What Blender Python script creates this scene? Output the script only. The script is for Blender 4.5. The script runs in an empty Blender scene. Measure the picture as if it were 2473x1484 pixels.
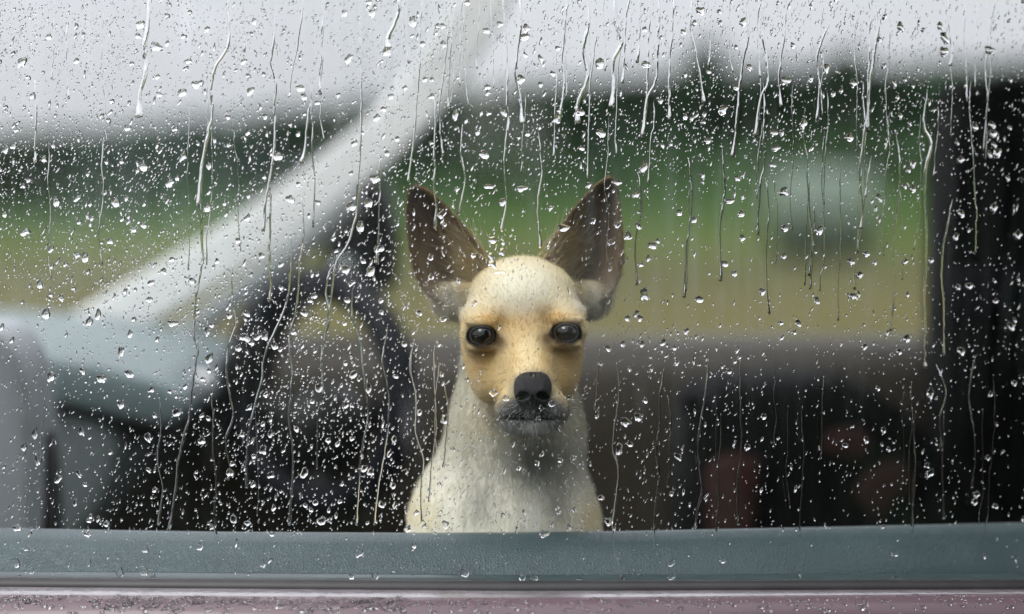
import bpy, bmesh, math, random
import numpy as np
from mathutils import Vector, Matrix

SC = bpy.context.scene
COL = SC.collection
R = math.radians
rng = np.random.default_rng(7)
random.seed(7)

# ------------------------------------------------------------------ camera, sky, sun, exposure
FPX = 5707.0                      # focal length in photo units (frame 2473 x 1484)
CAMD = 1.5                        # camera to window glass, metres
PITCH = math.atan((742 - 400) / FPX)
CAM = np.array([0.0, -CAMD, 1.231])
FWD = np.array([0, math.cos(PITCH), -math.sin(PITCH)])
UP = np.array([0, math.sin(PITCH), math.cos(PITCH)])
RIGHT = np.array([1.0, 0, 0])

cam_d = bpy.data.cameras.new("camera")
cam = bpy.data.objects.new("camera", cam_d)
COL.objects.link(cam)
cam.location = CAM
cam.rotation_euler = (math.pi / 2 - PITCH, 0, 0)
cam_d.sensor_width = 36
cam_d.lens = 36 * FPX / 2473
cam_d.clip_start = 0.05
cam_d.clip_end = 4000
cam_d.dof.use_dof = True
cam_d.dof.focus_distance = CAMD + 0.03
cam_d.dof.aperture_fstop = 2.7
SC.camera = cam

world = bpy.data.worlds.new("World")
SC.world = world
world.use_nodes = True
wn = world.node_tree
wn.nodes.clear()
SUN_EL, SUN_AZ = R(52), R(215)
sky = wn.nodes.new('ShaderNodeTexSky')
sky.sky_type = 'NISHITA'
sky.sun_disc = False
sky.sun_elevation = SUN_EL
sky.sun_rotation = SUN_AZ
sky.dust_density = 5
bg1 = wn.nodes.new('ShaderNodeBackground')
bg1.inputs[1].default_value = 0.06
wn.links.new(sky.outputs[0], bg1.inputs[0])
# overcast cloud deck: zenith about 2.4 times as bright as the horizon
tc = wn.nodes.new('ShaderNodeTexCoord')
sep = wn.nodes.new('ShaderNodeSeparateXYZ')
wn.links.new(tc.outputs['Generated'], sep.inputs[0])
mr = wn.nodes.new('ShaderNodeMapRange')
mr.inputs['From Min'].default_value = 0.0
mr.inputs['From Max'].default_value = 1.0
mr.inputs['To Min'].default_value = 0.74
mr.inputs['To Max'].default_value = 2.3
wn.links.new(sep.outputs[2], mr.inputs['Value'])
wnz = wn.nodes.new('ShaderNodeTexNoise')
wnz.inputs['Scale'].default_value = 3.0
wnz.inputs['Detail'].default_value = 3
wn.links.new(tc.outputs['Generated'], wnz.inputs['Vector'])
mr2 = wn.nodes.new('ShaderNodeMapRange')
mr2.inputs['From Min'].default_value = 0.3
mr2.inputs['From Max'].default_value = 0.7
mr2.inputs['To Min'].default_value = 0.94
mr2.inputs['To Max'].default_value = 1.06
wn.links.new(wnz.outputs[0], mr2.inputs['Value'])
mm = wn.nodes.new('ShaderNodeMath'); mm.operation = 'MULTIPLY'
wn.links.new(mr.outputs[0], mm.inputs[0]); wn.links.new(mr2.outputs[0], mm.inputs[1])
bg2 = wn.nodes.new('ShaderNodeBackground')
bg2.inputs[0].default_value = (0.98, 0.965, 1.02, 1)
wn.links.new(mm.outputs[0], bg2.inputs[1])
mixw = wn.nodes.new('ShaderNodeMixShader')
mixw.inputs[0].default_value = 0.9
wn.links.new(bg1.outputs[0], mixw.inputs[1]); wn.links.new(bg2.outputs[0], mixw.inputs[2])
wo = wn.nodes.new('ShaderNodeOutputWorld')
wn.links.new(mixw.outputs[0], wo.inputs[0])

sun_d = bpy.data.lights.new("sun", 'SUN')
sun_d.energy = 1.5
sun_d.angle = R(25)
sun_d.color = (1.0, 0.96, 0.9)
sun = bpy.data.objects.new("sun", sun_d)
COL.objects.link(sun)
sdir = Vector((math.sin(SUN_AZ) * math.cos(SUN_EL), math.cos(SUN_AZ) * math.cos(SUN_EL), math.sin(SUN_EL)))
sun.rotation_euler = sdir.to_track_quat('Z', 'Y').to_euler()
sun.location = (-3, -4, 6)

SC.view_settings.view_transform = 'Standard'
SC.view_settings.look = 'None'
SC.view_settings.gamma = 1
SC.view_settings.exposure = 0.34
SC.view_settings.use_curve_mapping = False
cy = SC.cycles
cy.max_bounces = 12
cy.transmission_bounces = 10
cy.transparent_max_bounces = 24
cy.glossy_bounces = 4
cy.diffuse_bounces = 4
cy.use_denoising = True
cy.sample_clamp_indirect = 6
cy.caustics_reflective = False
cy.caustics_refractive = True

# ------------------------------------------------------------------ helpers
def W(px, py, Y):
    """world points on the plane y=Y that lie behind photo point (px,py)"""
    px = np.asarray(px, float); py = np.asarray(py, float); Y = np.asarray(Y, float)
    px, py, Y = np.broadcast_arrays(px, py, Y)
    d = FWD + RIGHT * ((px - 1236.5) / FPX)[..., None] + UP * ((742 - py) / FPX)[..., None]
    t = (Y - CAM[1]) / d[..., 1]
    return CAM + d * t[..., None]

def proj(P):
    v = np.asarray(P, float) - CAM
    f = v @ FWD
    return 1236.5 + FPX * (v @ RIGHT) / f, 742 - FPX * (v @ UP) / f

def gx(x):                        # the car side runs slightly away to the right and is gently barrelled
    return 0.09 * x + 0.45 * x * x

def gy(x, z):                     # outer face of the window glass
    return gx(x) + 0.06 * (z - 1.0)

def G(px, py, off=0.0):           # points on the glass (off > 0 : towards the car inside)
    px = np.asarray(px, float); py = np.asarray(py, float)
    Y = np.zeros(np.broadcast(px, py).shape)
    for _ in range(6):
        p = W(px, py, Y)
        Y = gy(p[..., 0], p[..., 2]) + off
    return W(px, py, Y)

def gnormal(x):                   # outward normal (towards the camera)
    x = np.asarray(x, float)
    n = np.stack([0.09 + 0.90 * x, -np.ones_like(x), 0.06 * np.ones_like(x)], -1)
    return n / np.linalg.norm(n, axis=-1, keepdims=True)

def tag(o, label=None, cat=None, group=None, kind=None):
    if label: o['label'] = label
    if cat: o['category'] = cat
    if group: o['group'] = group
    if kind: o['kind'] = kind
    return o

def link(name, mesh, parent=None, loc=None):
    o = bpy.data.objects.new(name, mesh)
    COL.objects.link(o)
    if loc is not None: o.location = loc
    if parent is not None:
        o.parent = parent
    return o

def empty(name, loc=(0, 0, 0)):
    o = bpy.data.objects.new(name, None)
    COL.objects.link(o); o.location = loc
    o.empty_display_size = 0.05
    return o

def rel(v, parent):
    return np.asarray(v, float) - np.array(parent.location) if parent is not None else np.asarray(v, float)

def mesh_np(name, V, F, material=None, parent=None, smooth=True):
    """V (n,3) world coordinates, F list/array of equal length faces or list of lists"""
    m = bpy.data.meshes.new(name)
    V = rel(V, parent)
    if isinstance(F, np.ndarray):
        k = F.shape[1]
        m.vertices.add(len(V)); m.vertices.foreach_set('co', V.astype(np.float32).ravel())
        m.loops.add(F.size); m.loops.foreach_set('vertex_index', F.astype(np.int32).ravel())
        m.polygons.add(len(F))
        m.polygons.foreach_set('loop_start', np.arange(0, F.size, k, dtype=np.int32))
        m.update(calc_edges=True)
        m.validate()
    else:
        m.from_pydata([tuple(v) for v in V], [], [tuple(f) for f in F]); m.update()
    if smooth:
        m.polygons.foreach_set('use_smooth', np.ones(len(m.polygons), bool))
    if material: m.materials.append(material)
    return link(name, m, parent)

def grid_faces(nu, nv, off=0, closed_u=False, flip=False):
    F = []
    for i in range(nu if closed_u else nu - 1):
        for j in range(nv - 1):
            a = i * nv + j; b = ((i + 1) % nu) * nv + j
            q = (off + a, off + b, off + b + 1, off + a + 1)
            F.append(q[::-1] if flip else q)
    return F

def loft(name, rows, material, parent=None, thick=0, smooth=True):
    """rows: (nu,nv,3) array"""
    A = np.asarray(rows, float)
    nu, nv = A.shape[:2]
    o = mesh_np(name, A.reshape(-1, 3), grid_faces(nu, nv), material, parent, smooth)
    if thick:
        md = o.modifiers.new('solid', 'SOLIDIFY'); md.thickness = abs(thick); md.offset = -1 if thick > 0 else 1
    return o

def extrude_poly(name, poly, axis, a0, a1, material, parent=None, bev=0.0, smooth=False):
    """prism: poly is list of 3D points (planar), extruded along axis vector from a0 to a1"""
    poly = [Vector(p) for p in poly]; ax = Vector(axis)
    bm = bmesh.new()
    vs0 = [bm.verts.new(p + ax * a0) for p in poly]
    vs1 = [bm.verts.new(p + ax * a1) for p in poly]
    n = len(poly)
    for i in range(n):
        bm.faces.new((vs0[i], vs0[(i + 1) % n], vs1[(i + 1) % n], vs1[i]))
    bm.faces.new(vs0[::-1]); bm.faces.new(vs1)
    bmesh.ops.recalc_face_normals(bm, faces=bm.faces)
    if bev:
        bmesh.ops.bevel(bm, geom=list(bm.edges), offset=bev, segments=3, affect='EDGES', profile=0.5)
    return bm_obj(name, bm, material, parent, smooth or bev > 0)

def bm_obj(name, bm, material, parent=None, smooth=True):
    if parent is not None:
        bmesh.ops.translate(bm, verts=bm.verts, vec=-Vector(parent.location))
    m = bpy.data.meshes.new(name); bm.to_mesh(m); bm.free()
    if smooth:
        m.polygons.foreach_set('use_smooth', np.ones(len(m.polygons), bool))
    if material: m.materials.append(material)
    return link(name, m, parent)

def box_bm(c, s, bev=0.0, seg=3, rot=None):
    bm = bmesh.new()
    bmesh.ops.create_cube(bm, size=1)
    bmesh.ops.scale(bm, vec=s, verts=bm.verts)
    if bev: bmesh.ops.bevel(bm, geom=list(bm.edges), offset=bev, segments=seg, affect='EDGES', profile=0.5)
    if rot is not None: bmesh.ops.rotate(bm, verts=bm.verts, cent=(0, 0, 0), matrix=rot)
    bmesh.ops.translate(bm, vec=c, verts=bm.verts)
    return bm

def tube_np(path, radii, seg=12, shape=None):
    """swept tube along path with per point radius (scalar or (a,b)); returns V,F"""
    P = np.asarray(path, float); n = len(P)
    T = np.gradient(P, axis=0); T /= np.linalg.norm(T, axis=1, keepdims=True)
    ref = np.array([0, 1.0, 0]) if abs(T[:, 1]).mean() < .8 else np.array([1.0, 0, 0])
    V = []
    for i in range(n):
        u = np.cross(T[i], ref); u /= np.linalg.norm(u); v = np.cross(u, T[i])
        r = radii[i] if np.ndim(radii) else radii
        ra, rb = (r if np.ndim(r) else (r, r))
        for k in range(seg):
            a = 2 * math.pi * k / seg
            ca, sa = math.cos(a), math.sin(a)
            if shape:                       # superellipse
                e = 2 / shape
                ca = math.copysign(abs(ca) ** e, ca); sa = math.copysign(abs(sa) ** e, sa)
            V.append(P[i] + u * ra * ca + v * rb * sa)
    F = []
    for i in range(n - 1):
        for k in range(seg):
            F.append((i * seg + k, i * seg + (k + 1) % seg, (i + 1) * seg + (k + 1) % seg, (i + 1) * seg + k))
    F.append(tuple(range(seg))[::-1]); F.append(tuple((n - 1) * seg + k for k in range(seg)))
    return np.array(V), F

def spline(pts, n):
    P = np.asarray(pts, float)
    t = np.linspace(0, len(P) - 1, n)
    out = []
    for x in t:
        i = min(int(x), len(P) - 2); f = x - i
        p0 = P[max(i - 1, 0)]; p1 = P[i]; p2 = P[i + 1]; p3 = P[min(i + 2, len(P) - 1)]
        out.append(.5 * ((2 * p1) + (-p0 + p2) * f + (2 * p0 - 5 * p1 + 4 * p2 - p3) * f * f + (-p0 + 3 * p1 - 3 * p2 + p3) * f ** 3))
    return np.array(out)

# ------------------------------------------------------------------ materials
def new_mat(name):
    m = bpy.data.materials.new(name); m.use_nodes = True
    nt = m.node_tree; nt.nodes.clear()
    out = nt.nodes.new('ShaderNodeOutputMaterial')
    return m, nt, out

def mat(name, color, rough=0.6, var=0.15, vscale=20, bump=0.0, bscale=200, coat=0.0, spec=0.5, metal=0.0, attr=None, color2=None, sheen=0, vor=False, trans=0.0):
    m, nt, out = new_mat(name)
    b = nt.nodes.new('ShaderNodeBsdfPrincipled')
    b.inputs['Roughness'].default_value = rough
    b.inputs['Metallic'].default_value = metal
    b.inputs['Specular IOR Level'].default_value = spec
    b.inputs['Coat Weight'].default_value = coat
    b.inputs['Coat Roughness'].default_value = 0.06
    b.inputs['Sheen Weight'].default_value = sheen
    tcn = nt.nodes.new('ShaderNodeTexCoord')
    if attr:
        at = nt.nodes.new('ShaderNodeAttribute'); at.attribute_name = attr
        nt.links.new(at.outputs['Color'], b.inputs['Base Color'])
    else:
        nz = nt.nodes.new('ShaderNodeTexNoise'); nz.inputs['Scale'].default_value = vscale; nz.inputs['Detail'].default_value = 4
        nt.links.new(tcn.outputs['Object'], nz.inputs['Vector'])
        rp = nt.nodes.new('ShaderNodeValToRGB')
        c = np.array(color); c2 = np.array(color2) if color2 is not None else c
        rp.color_ramp.elements[0].position = 0.3; rp.color_ramp.elements[1].position = 0.7
        rp.color_ramp.elements[0].color = (*(c * (1 - var)), 1)
        rp.color_ramp.elements[1].color = (*np.minimum(c2 * (1 + var), 1), 1)
        nt.links.new(nz.outputs[0], rp.inputs[0]); nt.links.new(rp.outputs[0], b.inputs['Base Color'])
    if bump:
        if vor:
            tx = nt.nodes.new('ShaderNodeTexVoronoi'); tx.feature = 'DISTANCE_TO_EDGE'
        else:
            tx = nt.nodes.new('ShaderNodeTexNoise'); tx.inputs['Detail'].default_value = 3
        tx.inputs['Scale'].default_value = bscale
        nt.links.new(tcn.outputs['Object'], tx.inputs['Vector'])
        bp = nt.nodes.new('ShaderNodeBump'); bp.inputs['Strength'].default_value = bump; bp.inputs['Distance'].default_value = 0.001
        nt.links.new(tx.outputs[0], bp.inputs['Height']); nt.links.new(bp.outputs[0], b.inputs['Normal'])
    if trans:
        tr = nt.nodes.new('ShaderNodeBsdfTranslucent')
        if attr: nt.links.new(at.outputs['Color'], tr.inputs[0])
        else: nt.links.new(rp.outputs[0], tr.inputs[0])
        mx = nt.nodes.new('ShaderNodeMixShader'); mx.inputs[0].default_value = trans
        nt.links.new(b.outputs[0], mx.inputs[1]); nt.links.new(tr.outputs[0], mx.inputs[2]); nt.links.new(mx.outputs[0], out.inputs[0])
    else:
        nt.links.new(b.outputs[0], out.inputs[0])
    return m

def mat_pane(name, tint):
    m, nt, out = new_mat(name)
    fr = nt.nodes.new('ShaderNodeFresnel'); fr.inputs[0].default_value = 1.5
    # same reflectance whichever side of the face is struck
    geo = nt.nodes.new('ShaderNodeNewGeometry')
    lw = nt.nodes.new('ShaderNodeLayerWeight'); lw.inputs[0].default_value = 0.2
    tr = nt.nodes.new('ShaderNodeBsdfTransparent'); tr.inputs[0].default_value = (*tint, 1)
    gl = nt.nodes.new('ShaderNodeBsdfGlossy'); gl.inputs['Roughness'].default_value = 0.0
    mr_ = nt.nodes.new('ShaderNodeMapRange')
    mr_.inputs['From Min'].default_value = 0; mr_.inputs['From Max'].default_value = 1
    mr_.inputs['To Min'].default_value = 0.04; mr_.inputs['To Max'].default_value = 0.8
    nt.links.new(lw.outputs['Fresnel'], mr_.inputs['Value'])
    mx = nt.nodes.new('ShaderNodeMixShader')
    mx.inputs[0].default_value = 0.045
    nt.links.new(tr.outputs[0], mx.inputs[1]); nt.links.new(gl.outputs[0], mx.inputs[2])
    nt.links.new(mx.outputs[0], out.inputs[0])
    return m

def mat_water(name):
    m, nt, out = new_mat(name)
    g = nt.nodes.new('ShaderNodeBsdfGlass'); g.inputs['IOR'].default_value = 1.33; g.inputs['Roughness'].default_value = 0.0
    nt.links.new(g.outputs[0], out.inputs[0])
    return m

def mat_mist(name):
    m, nt, out = new_mat(name)
    at = nt.nodes.new('ShaderNodeAttribute'); at.attribute_name = 'mist'
    tr = nt.nodes.new('ShaderNodeBsdfTransparent')
    df = nt.nodes.new('ShaderNodeBsdfDiffuse'); df.inputs[0].default_value = (.80, .89, .89, 1)
    tl = nt.nodes.new('ShaderNodeBsdfTranslucent'); tl.inputs[0].default_value = (.80, .89, .89, 1)
    m1 = nt.nodes.new('ShaderNodeMixShader'); m1.inputs[0].default_value = 0.5
    nt.links.new(df.outputs[0], m1.inputs[1]); nt.links.new(tl.outputs[0], m1.inputs[2])
    m2 = nt.nodes.new('ShaderNodeMixShader')
    nt.links.new(at.outputs['Fac'], m2.inputs[0]); nt.links.new(tr.outputs[0], m2.inputs[1]); nt.links.new(m1.outputs[0], m2.inputs[2])
    nt.links.new(m2.outputs[0], out.inputs[0])
    return m

M = {}
M['trim'] = mat('grained_trim', (.058, .090, .098), .38, .10, 30, .7, 480, spec=.5, vor=True)
M['trim_dark'] = mat('glossy_trim', (.06, .085, .09), .25, .1, 30)
M['rubber'] = mat('rubber', (.02, .02, .022), .5, .2, 60)
M['mauve'] = mat('mauve_paint', (.10, .064, .078), .45, .06, 15, .05, 900, coat=.2)
M['wet'] = mat('wet_strip', (.19, .175, .19), .2, .25, 60, .5, 160, coat=.5)
M['pale'] = mat('pale_trim', (.82, .84, .83), .45, .06, 8, .2, 500)
M['dash_top'] = mat('dash_top', (.12, .165, .17), .4, .1, 8, .2, 500)
M['dash'] = mat('dash_lower', (.11, .135, .14), .5, .2, 10, .2, 500)
M['black'] = mat('black_plastic', (.005, .005, .006), .5, .2, 20, .2, 500, spec=.25)
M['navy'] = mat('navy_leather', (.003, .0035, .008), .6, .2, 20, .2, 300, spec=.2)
M['door_card'] = mat('door_card', (.032, .026, .018), .6, .2, 6, .2, 400)
M['carpet'] = mat('floor_carpet', (.06, .048, .034), .9, .3, 60, .5, 500)
M['headliner'] = mat('headliner', (.50, .49, .46), .9, .08, 40, .2, 900)
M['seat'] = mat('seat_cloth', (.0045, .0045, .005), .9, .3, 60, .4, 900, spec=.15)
M['red'] = mat('red_cloth', (.030, .006, .005), .85, .3, 40, .4, 900)
M['mirror'] = mat('mirror_glass', (.75, .78, .8), .08, .02, 5, metal=.9)
M['chrome'] = mat('chrome', (.6, .6, .62), .15, .05, 5, metal=1)
M['glass'] = mat_pane('window_glass', (.972, .984, .984))
M['water'] = mat_water('rain_water')
M['mist'] = mat_mist('condensation')
M['bark'] = mat('bark', (.06, .05, .04), .9, .3, 6, .5, 10)
M['leaf_dark'] = mat('leaf_dark', (.009, .046, .010), .6, .5, .8, trans=.15)
M['leaf_mid'] = mat('leaf_mid', (.020, .062, .009), .6, .5, .6, trans=.15)
M['fur_skin'] = mat('dog_coat', (1, 1, 1), .85, attr='col', bump=.3, bscale=900, spec=.15)
M['hair'] = mat('dog_hair', (1, 1, 1), .6, attr='col', spec=.2, trans=.3)
M['nose'] = mat('dog_nose', (.014, .014, .016), .38, .3, 300, .8, 1500, vor=True)
M['lid'] = mat('eye_rim', (.02, .016, .015), .7, .2, 100)
M['whisker'] = mat('whisker', (.03, .028, .026), .5, .1, 10)

# eye: dark brown iris, black pupil, clear coat
def mat_eye():
    m, nt, out = new_mat('dog_eye')
    b = nt.nodes.new('ShaderNodeBsdfPrincipled'); b.inputs['Roughness'].default_value = .3
    b.inputs['Specular IOR Level'].default_value = .0; b.inputs['Coat Weight'].default_value = 1.0; b.inputs['Coat Roughness'].default_value = .02
    at = nt.nodes.new('ShaderNodeAttribute'); at.attribute_name = 'col'
    nt.links.new(at.outputs['Color'], b.inputs['Base Color']); nt.links.new(b.outputs[0], out.inputs[0])
    return m
M['eye'] = mat_eye()

def set_col(o, cols):
    a = o.data.color_attributes.new('col', 'FLOAT_COLOR', 'POINT')
    c = np.ones((len(o.data.vertices), 4), np.float32); c[:, :3] = cols
    a.data.foreach_set('color', c.ravel())

# ------------------------------------------------------------------ ground, bank, far wood
def ground_z(x, y):
    x = np.asarray(x, float); y = np.asarray(y, float)
    slope = 0.055 + 0.0011 * x
    bank = np.clip((y - 33) / 27, 0, 1)
    bank = bank * bank * (3 - 2 * bank)
    h = bank * (1.25 + 0.075 * np.clip(x, -16, 16))
    far = np.clip(y - 66, 0, None) * -0.02
    return h + far + 0.05 * np.sin(x * .7) * np.clip(y / 10, 0, 1) * np.sin(y * .4)

ys = np.concatenate([np.linspace(-60, 0, 13), np.linspace(1, 70, 90), np.array([80, 100, 140, 200, 300, 500, 900, 1600, 3000])])
xs = np.concatenate([[-2500, -900, -300, -120, -60], np.linspace(-40, 40, 61), [60, 120, 300, 900, 2500]])
GX, GY = np.meshgrid(xs, ys, indexing='ij')
gv = np.stack([GX, GY, ground_z(GX, GY)], -1)

def mat_ground():
    m, nt, out = new_mat('meadow_ground')
    b = nt.nodes.new('ShaderNodeBsdfPrincipled'); b.inputs['Roughness'].default_value = .95; b.inputs['Specular IOR Level'].default_value = .1
    t = nt.nodes.new('ShaderNodeTexCoord'); s = nt.nodes.new('ShaderNodeSeparateXYZ')
    nt.links.new(t.outputs['Object'], s.inputs[0])
    nz = nt.nodes.new('ShaderNodeTexNoise'); nz.inputs['Scale'].default_value = .35; nz.inputs['Detail'].default_value = 5
    nt.links.new(t.outputs['Object'], nz.inputs['Vector'])
    # the fields are strips of different plants: y wobbled by noise picks the strip
    ma = nt.nodes.new('ShaderNodeMath'); ma.operation = 'MULTIPLY_ADD'; ma.inputs[1].default_value = 5; 
    nt.links.new(nz.outputs[0], ma.inputs[0]); nt.links.new(s.outputs[1], ma.inputs[2])
    mp = nt.nodes.new('ShaderNodeMapRange'); mp.inputs['From Min'].default_value = 2.5; mp.inputs['From Max'].default_value = 72.5
    nt.links.new(ma.outputs[0], mp.inputs['Value'])
    rp = nt.nodes.new('ShaderNodeValToRGB'); cr = rp.color_ramp
    stops = [(0.0, (.033, .031, .021)), (.06, (.040, .036, .024)), (.12, (.056, .050, .025)), (.2, (.102, .090, .032)), (.27, (.098, .088, .028)), (.33, (.084, .082, .030)),
             (.40, (.076, .076, .026)), (.46, (.080, .094, .018)), (.55, (.046, .078, .013)), (.66, (.020, .050, .008)), (.78, (.011, .034, .006)), (1, (.02, .035, .012))]
    while len(cr.elements) < len(stops): cr.elements.new(0.5)
    for e, (p, c) in zip(cr.elements, stops): e.position = p; e.color = (*c, 1)
    nt.links.new(mp.outputs[0], rp.inputs[0])
    n2 = nt.nodes.new('ShaderNodeTexNoise'); n2.inputs['Scale'].default_value = 3; n2.inputs['Detail'].default_value = 6
    nt.links.new(t.outputs['Object'], n2.inputs['Vector'])
    hs = nt.nodes.new('ShaderNodeHueSaturation')
    m3 = nt.nodes.new('ShaderNodeMapRange'); m3.inputs['To Min'].default_value = .6; m3.inputs['To Max'].default_value = 1.4
    nt.links.new(n2.outputs[0], m3.inputs['Value']); nt.links.new(m3.outputs[0], hs.inputs['Value'])
    nt.links.new(rp.outputs[0], hs.inputs['Color']); nt.links.new(hs.outputs[0], b.inputs['Base Color'])
    nt.links.new(b.outputs[0], out.inputs[0])
    return m
gr = loft('ground', gv, mat_ground()); tag(gr, kind='structure')

def leaf_cloud(centres, radii, n, size, squash=.8):
    """n leaf quads spread through ellipsoids"""
    k = rng.integers(0, len(centres), n)
    d = rng.normal(size=(n, 3)); d /= np.linalg.norm(d, axis=1, keepdims=True)
    r = rng.uniform(.35, 1.0, n) ** .6
    c = np.asarray(centres)[k]; rad = np.asarray(radii)[k]
    P = c + d * (rad * r)[:, None] * np.array([1, 1, squash])
    u = rng.normal(size=(n, 3)); u /= np.linalg.norm(u, axis=1, keepdims=True)
    v = np.cross(u, rng.normal(size=(n, 3))); v /= np.linalg.norm(v, axis=1, keepdims=True)
    s = size * rng.uniform(.6, 1.4, n)[:, None]
    V = np.stack([P - u * s, P + v * s * .6, P + u * s, P - v * s * .6], 1).reshape(-1, 3)
    F = np.arange(4 * n, dtype=np.int32).reshape(-1, 4)
    return V, F

def treetop_py(px):
    return np.interp(px, [-300, 0, 650, 1000, 1700, 2473, 2900], [370, 345, 292, 268, 214, 192, 180])

# dense wood on top of the bank: reads as one mass
cs, rs = [], []
for px in np.linspace(-2200, 5000, 246):
    for dep, lift in ((60, 0), (62.5, 10)):
        top = W(px, treetop_py(px) + rng.uniform(-4, 14) + lift - np.interp(px, [0, 700, 1400, 2473], [8, 22, 46, 44]), dep)
        g = float(ground_z(top[0], dep))
        rad = rng.uniform(.5, .8)
        z = top[2] - rad * .8
        while z > g - .3:
            cs.append((top[0] + rng.uniform(-.3, .3), dep + rng.uniform(-.8, .8), z)); rs.append(rad * rng.uniform(.85, 1.1)); z -= rad
V, F = leaf_cloud(cs, rs, 220000, .26)
wood = mesh_np('woodland', V, F, M['leaf_dark'], smooth=False); tag(wood, kind='stuff')
# lower light green scrub on the bank
cs, rs = [], []
for i in range(300):
    px = rng.uniform(-2000, 4800); dep = rng.uniform(46, 57)
    p = W(px, 0, dep); g = float(ground_z(p[0], dep)); rad = rng.uniform(.2, .55)
    cs.append((p[0], dep, g + rad * .4)); rs.append(rad)
V, F = leaf_cloud(cs, rs, 28000, .12, .7)
scrub = mesh_np('scrub_foliage', V, F, M['leaf_mid'], smooth=False); tag(scrub, kind='stuff')

def tree(name, base, height, crown_r, label, cat='tree', group=None, nleaf=5000, leafmat='leaf_dark', leaf=.14, lobes=9, crown_h=.55):
    r = empty(name, base); tag(r, label, cat, group)
    b = np.array(base)
    path = spline([b, b + [crown_r * .05, 0, height * .3], b + [-crown_r * .04, 0, height * .6], b + [0, 0, height * .92]], 10)
    V, F = tube_np(path, np.linspace(height * .035, height * .008, 10), 8)
    allV = [V]; allF = list(F); o = len(V)
    cs = []; rs = []
    for k in range(lobes):
        a = k * 2.4; hh = height * (1 - crown_h) + height * crown_h * (k + .5) / lobes
        rr = crown_r * (1 - .55 * abs((k + .5) / lobes - .45) * 1.6) * .62
        c = b + np.array([math.cos(a) * crown_r * .45, math.sin(a) * crown_r * .45, hh - height * .02])
        cs.append(c); rs.append(max(rr, crown_r * .25))
        st = b + np.array([0, 0, hh * .75])
        V2, F2 = tube_np(spline([st, (st + c) / 2 + [0, 0, -.04 * height * .3], c], 5), np.linspace(height * .014, height * .004, 5), 6)
        allV.append(V2); allF += [tuple(i + o for i in f) for f in F2]; o += len(V2)
    mesh_np('trunk', np.concatenate(allV), allF, M['bark'], r)
    V, F = leaf_cloud(cs, rs, nleaf, leaf, .85)
    mesh_np('crown', V, F, M[leafmat], r, smooth=False)
    return r

for px, top, w, lab in ((1703, 104, 44, 'round topped tree standing up above the dark wood, the one nearer the dog\'s ear'),
                        (2032, 138, 66, 'broad low tree top rising out of the dark wood, the one nearer the dark seat')):
    p = W(px, top, 60.5); g = float(ground_z(p[0], 60.5))
    tree('round_tree', (p[0], 60.5, g), p[2] - g, w * 62 / FPX * 1.15, lab, group='trees standing above the wood', crown_h=.5)

# bale wrapped in pale green film lying on the meadow
def bale(px, Y, wd, dia, label):
    g0 = float(ground_z(0, Y)); p = W(px, 500, Y); g = float(ground_z(p[0], Y))
    r = empty('hay_bale', (p[0], Y, g)); tag(r, label, 'hay bale')
    film = mat('bale_film', (.11, .155, .11), .5, .15, 4, .3, 20)
    n, m = 15, 40; V = []
    for i in range(n):
        t = i / (n - 1) * 2 - 1
        e = (1 - abs(t) ** 6) ** .25 if abs(t) < 1 else .0
        rr = dia / 2 * (max(e, .02)) * (1 + .015 * math.sin(i * 2.1))
        for j in range(m):
            a_ = 2 * math.pi * j / m
            V.append((p[0] + wd / 2 * t, Y + rr * math.cos(a_), g + dia * .49 + max(rr * math.sin(a_), -dia * .49)))
    F = grid_faces(n, m) + [(i * m + m - 1, i * m, (i + 1) * m, (i + 1) * m + m - 1) for i in range(n - 1)] + [tuple(range(m))[::-1], tuple((n - 1) * m + j for j in range(m))]
    mesh_np('wrap', np.array(V), F, film, r)
    for t in (-.35, .1, .5):
        ring = [(p[0] + wd / 2 * t + .03 * math.sin(a_), Y + dia * .505 * math.cos(a_), g + dia * .49 + dia * .505 * math.sin(a_)) for a_ in np.linspace(0, 2 * math.pi, 30)]
        V, F = tube_np(ring, .018, 6); mesh_np('wrap_band', V, F, mat('bale_band', (.13, .17, .14), .5), r)
bale(1985, 30, 1.5, 1.2, 'pale green wrapped bale lying on the meadow')

# unseen leafy screen added behind the camera so the window mirrors dark, not sky
cs, rs = [], []
for x in np.arange(-15, 16, .8):
    for z in np.arange(.5, 5.2, .8):
        cs.append((x + rng.uniform(-.3, .3), -12.5 + rng.uniform(-.4, .4), z)); rs.append(rng.uniform(.7, 1.0))
V, F = leaf_cloud(cs, rs, 26000, .2)
added_hedge = mesh_np('added_hedge', V, F, M['leaf_dark'], smooth=False); tag(added_hedge, 'unseen leafy screen added behind the camera to keep sky out of the window reflection', 'added_hedge')
tree('added_shade_bush', (1.5, -1.45, 0), 3.4, 1.0, 'dense evergreen bush added out of view beside the camera to shade the trim and seat', leaf=.09, nleaf=9000, lobes=12, crown_h=.85)  # added out of view: blocks sky from the right trim, seat and reflection
# ------------------------------------------------------------------ the car
car = empty('car', (0, 0.7, 0.0))
tag(car, 'mauve car with rain covered side window and a pale windscreen pillar', 'car')

PXN = np.linspace(-500, 3000, 60)
seal_b = lambda px: np.interp(px, [-500, 0, 1236, 2473, 3000], [1408, 1413, 1423, 1419, 1416])
paint_t = lambda px: np.interp(px, [-500, 0, 1236, 2473, 3000], [1432, 1437, 1445, 1434, 1430])
crest = lambda px: np.interp(px, [-500, 0, 250, 500, 1000, 1240, 1500, 2000, 2473, 3000], [1262, 1275, 1280, 1284, 1287, 1286, 1283, 1273, 1262, 1250])

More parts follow.
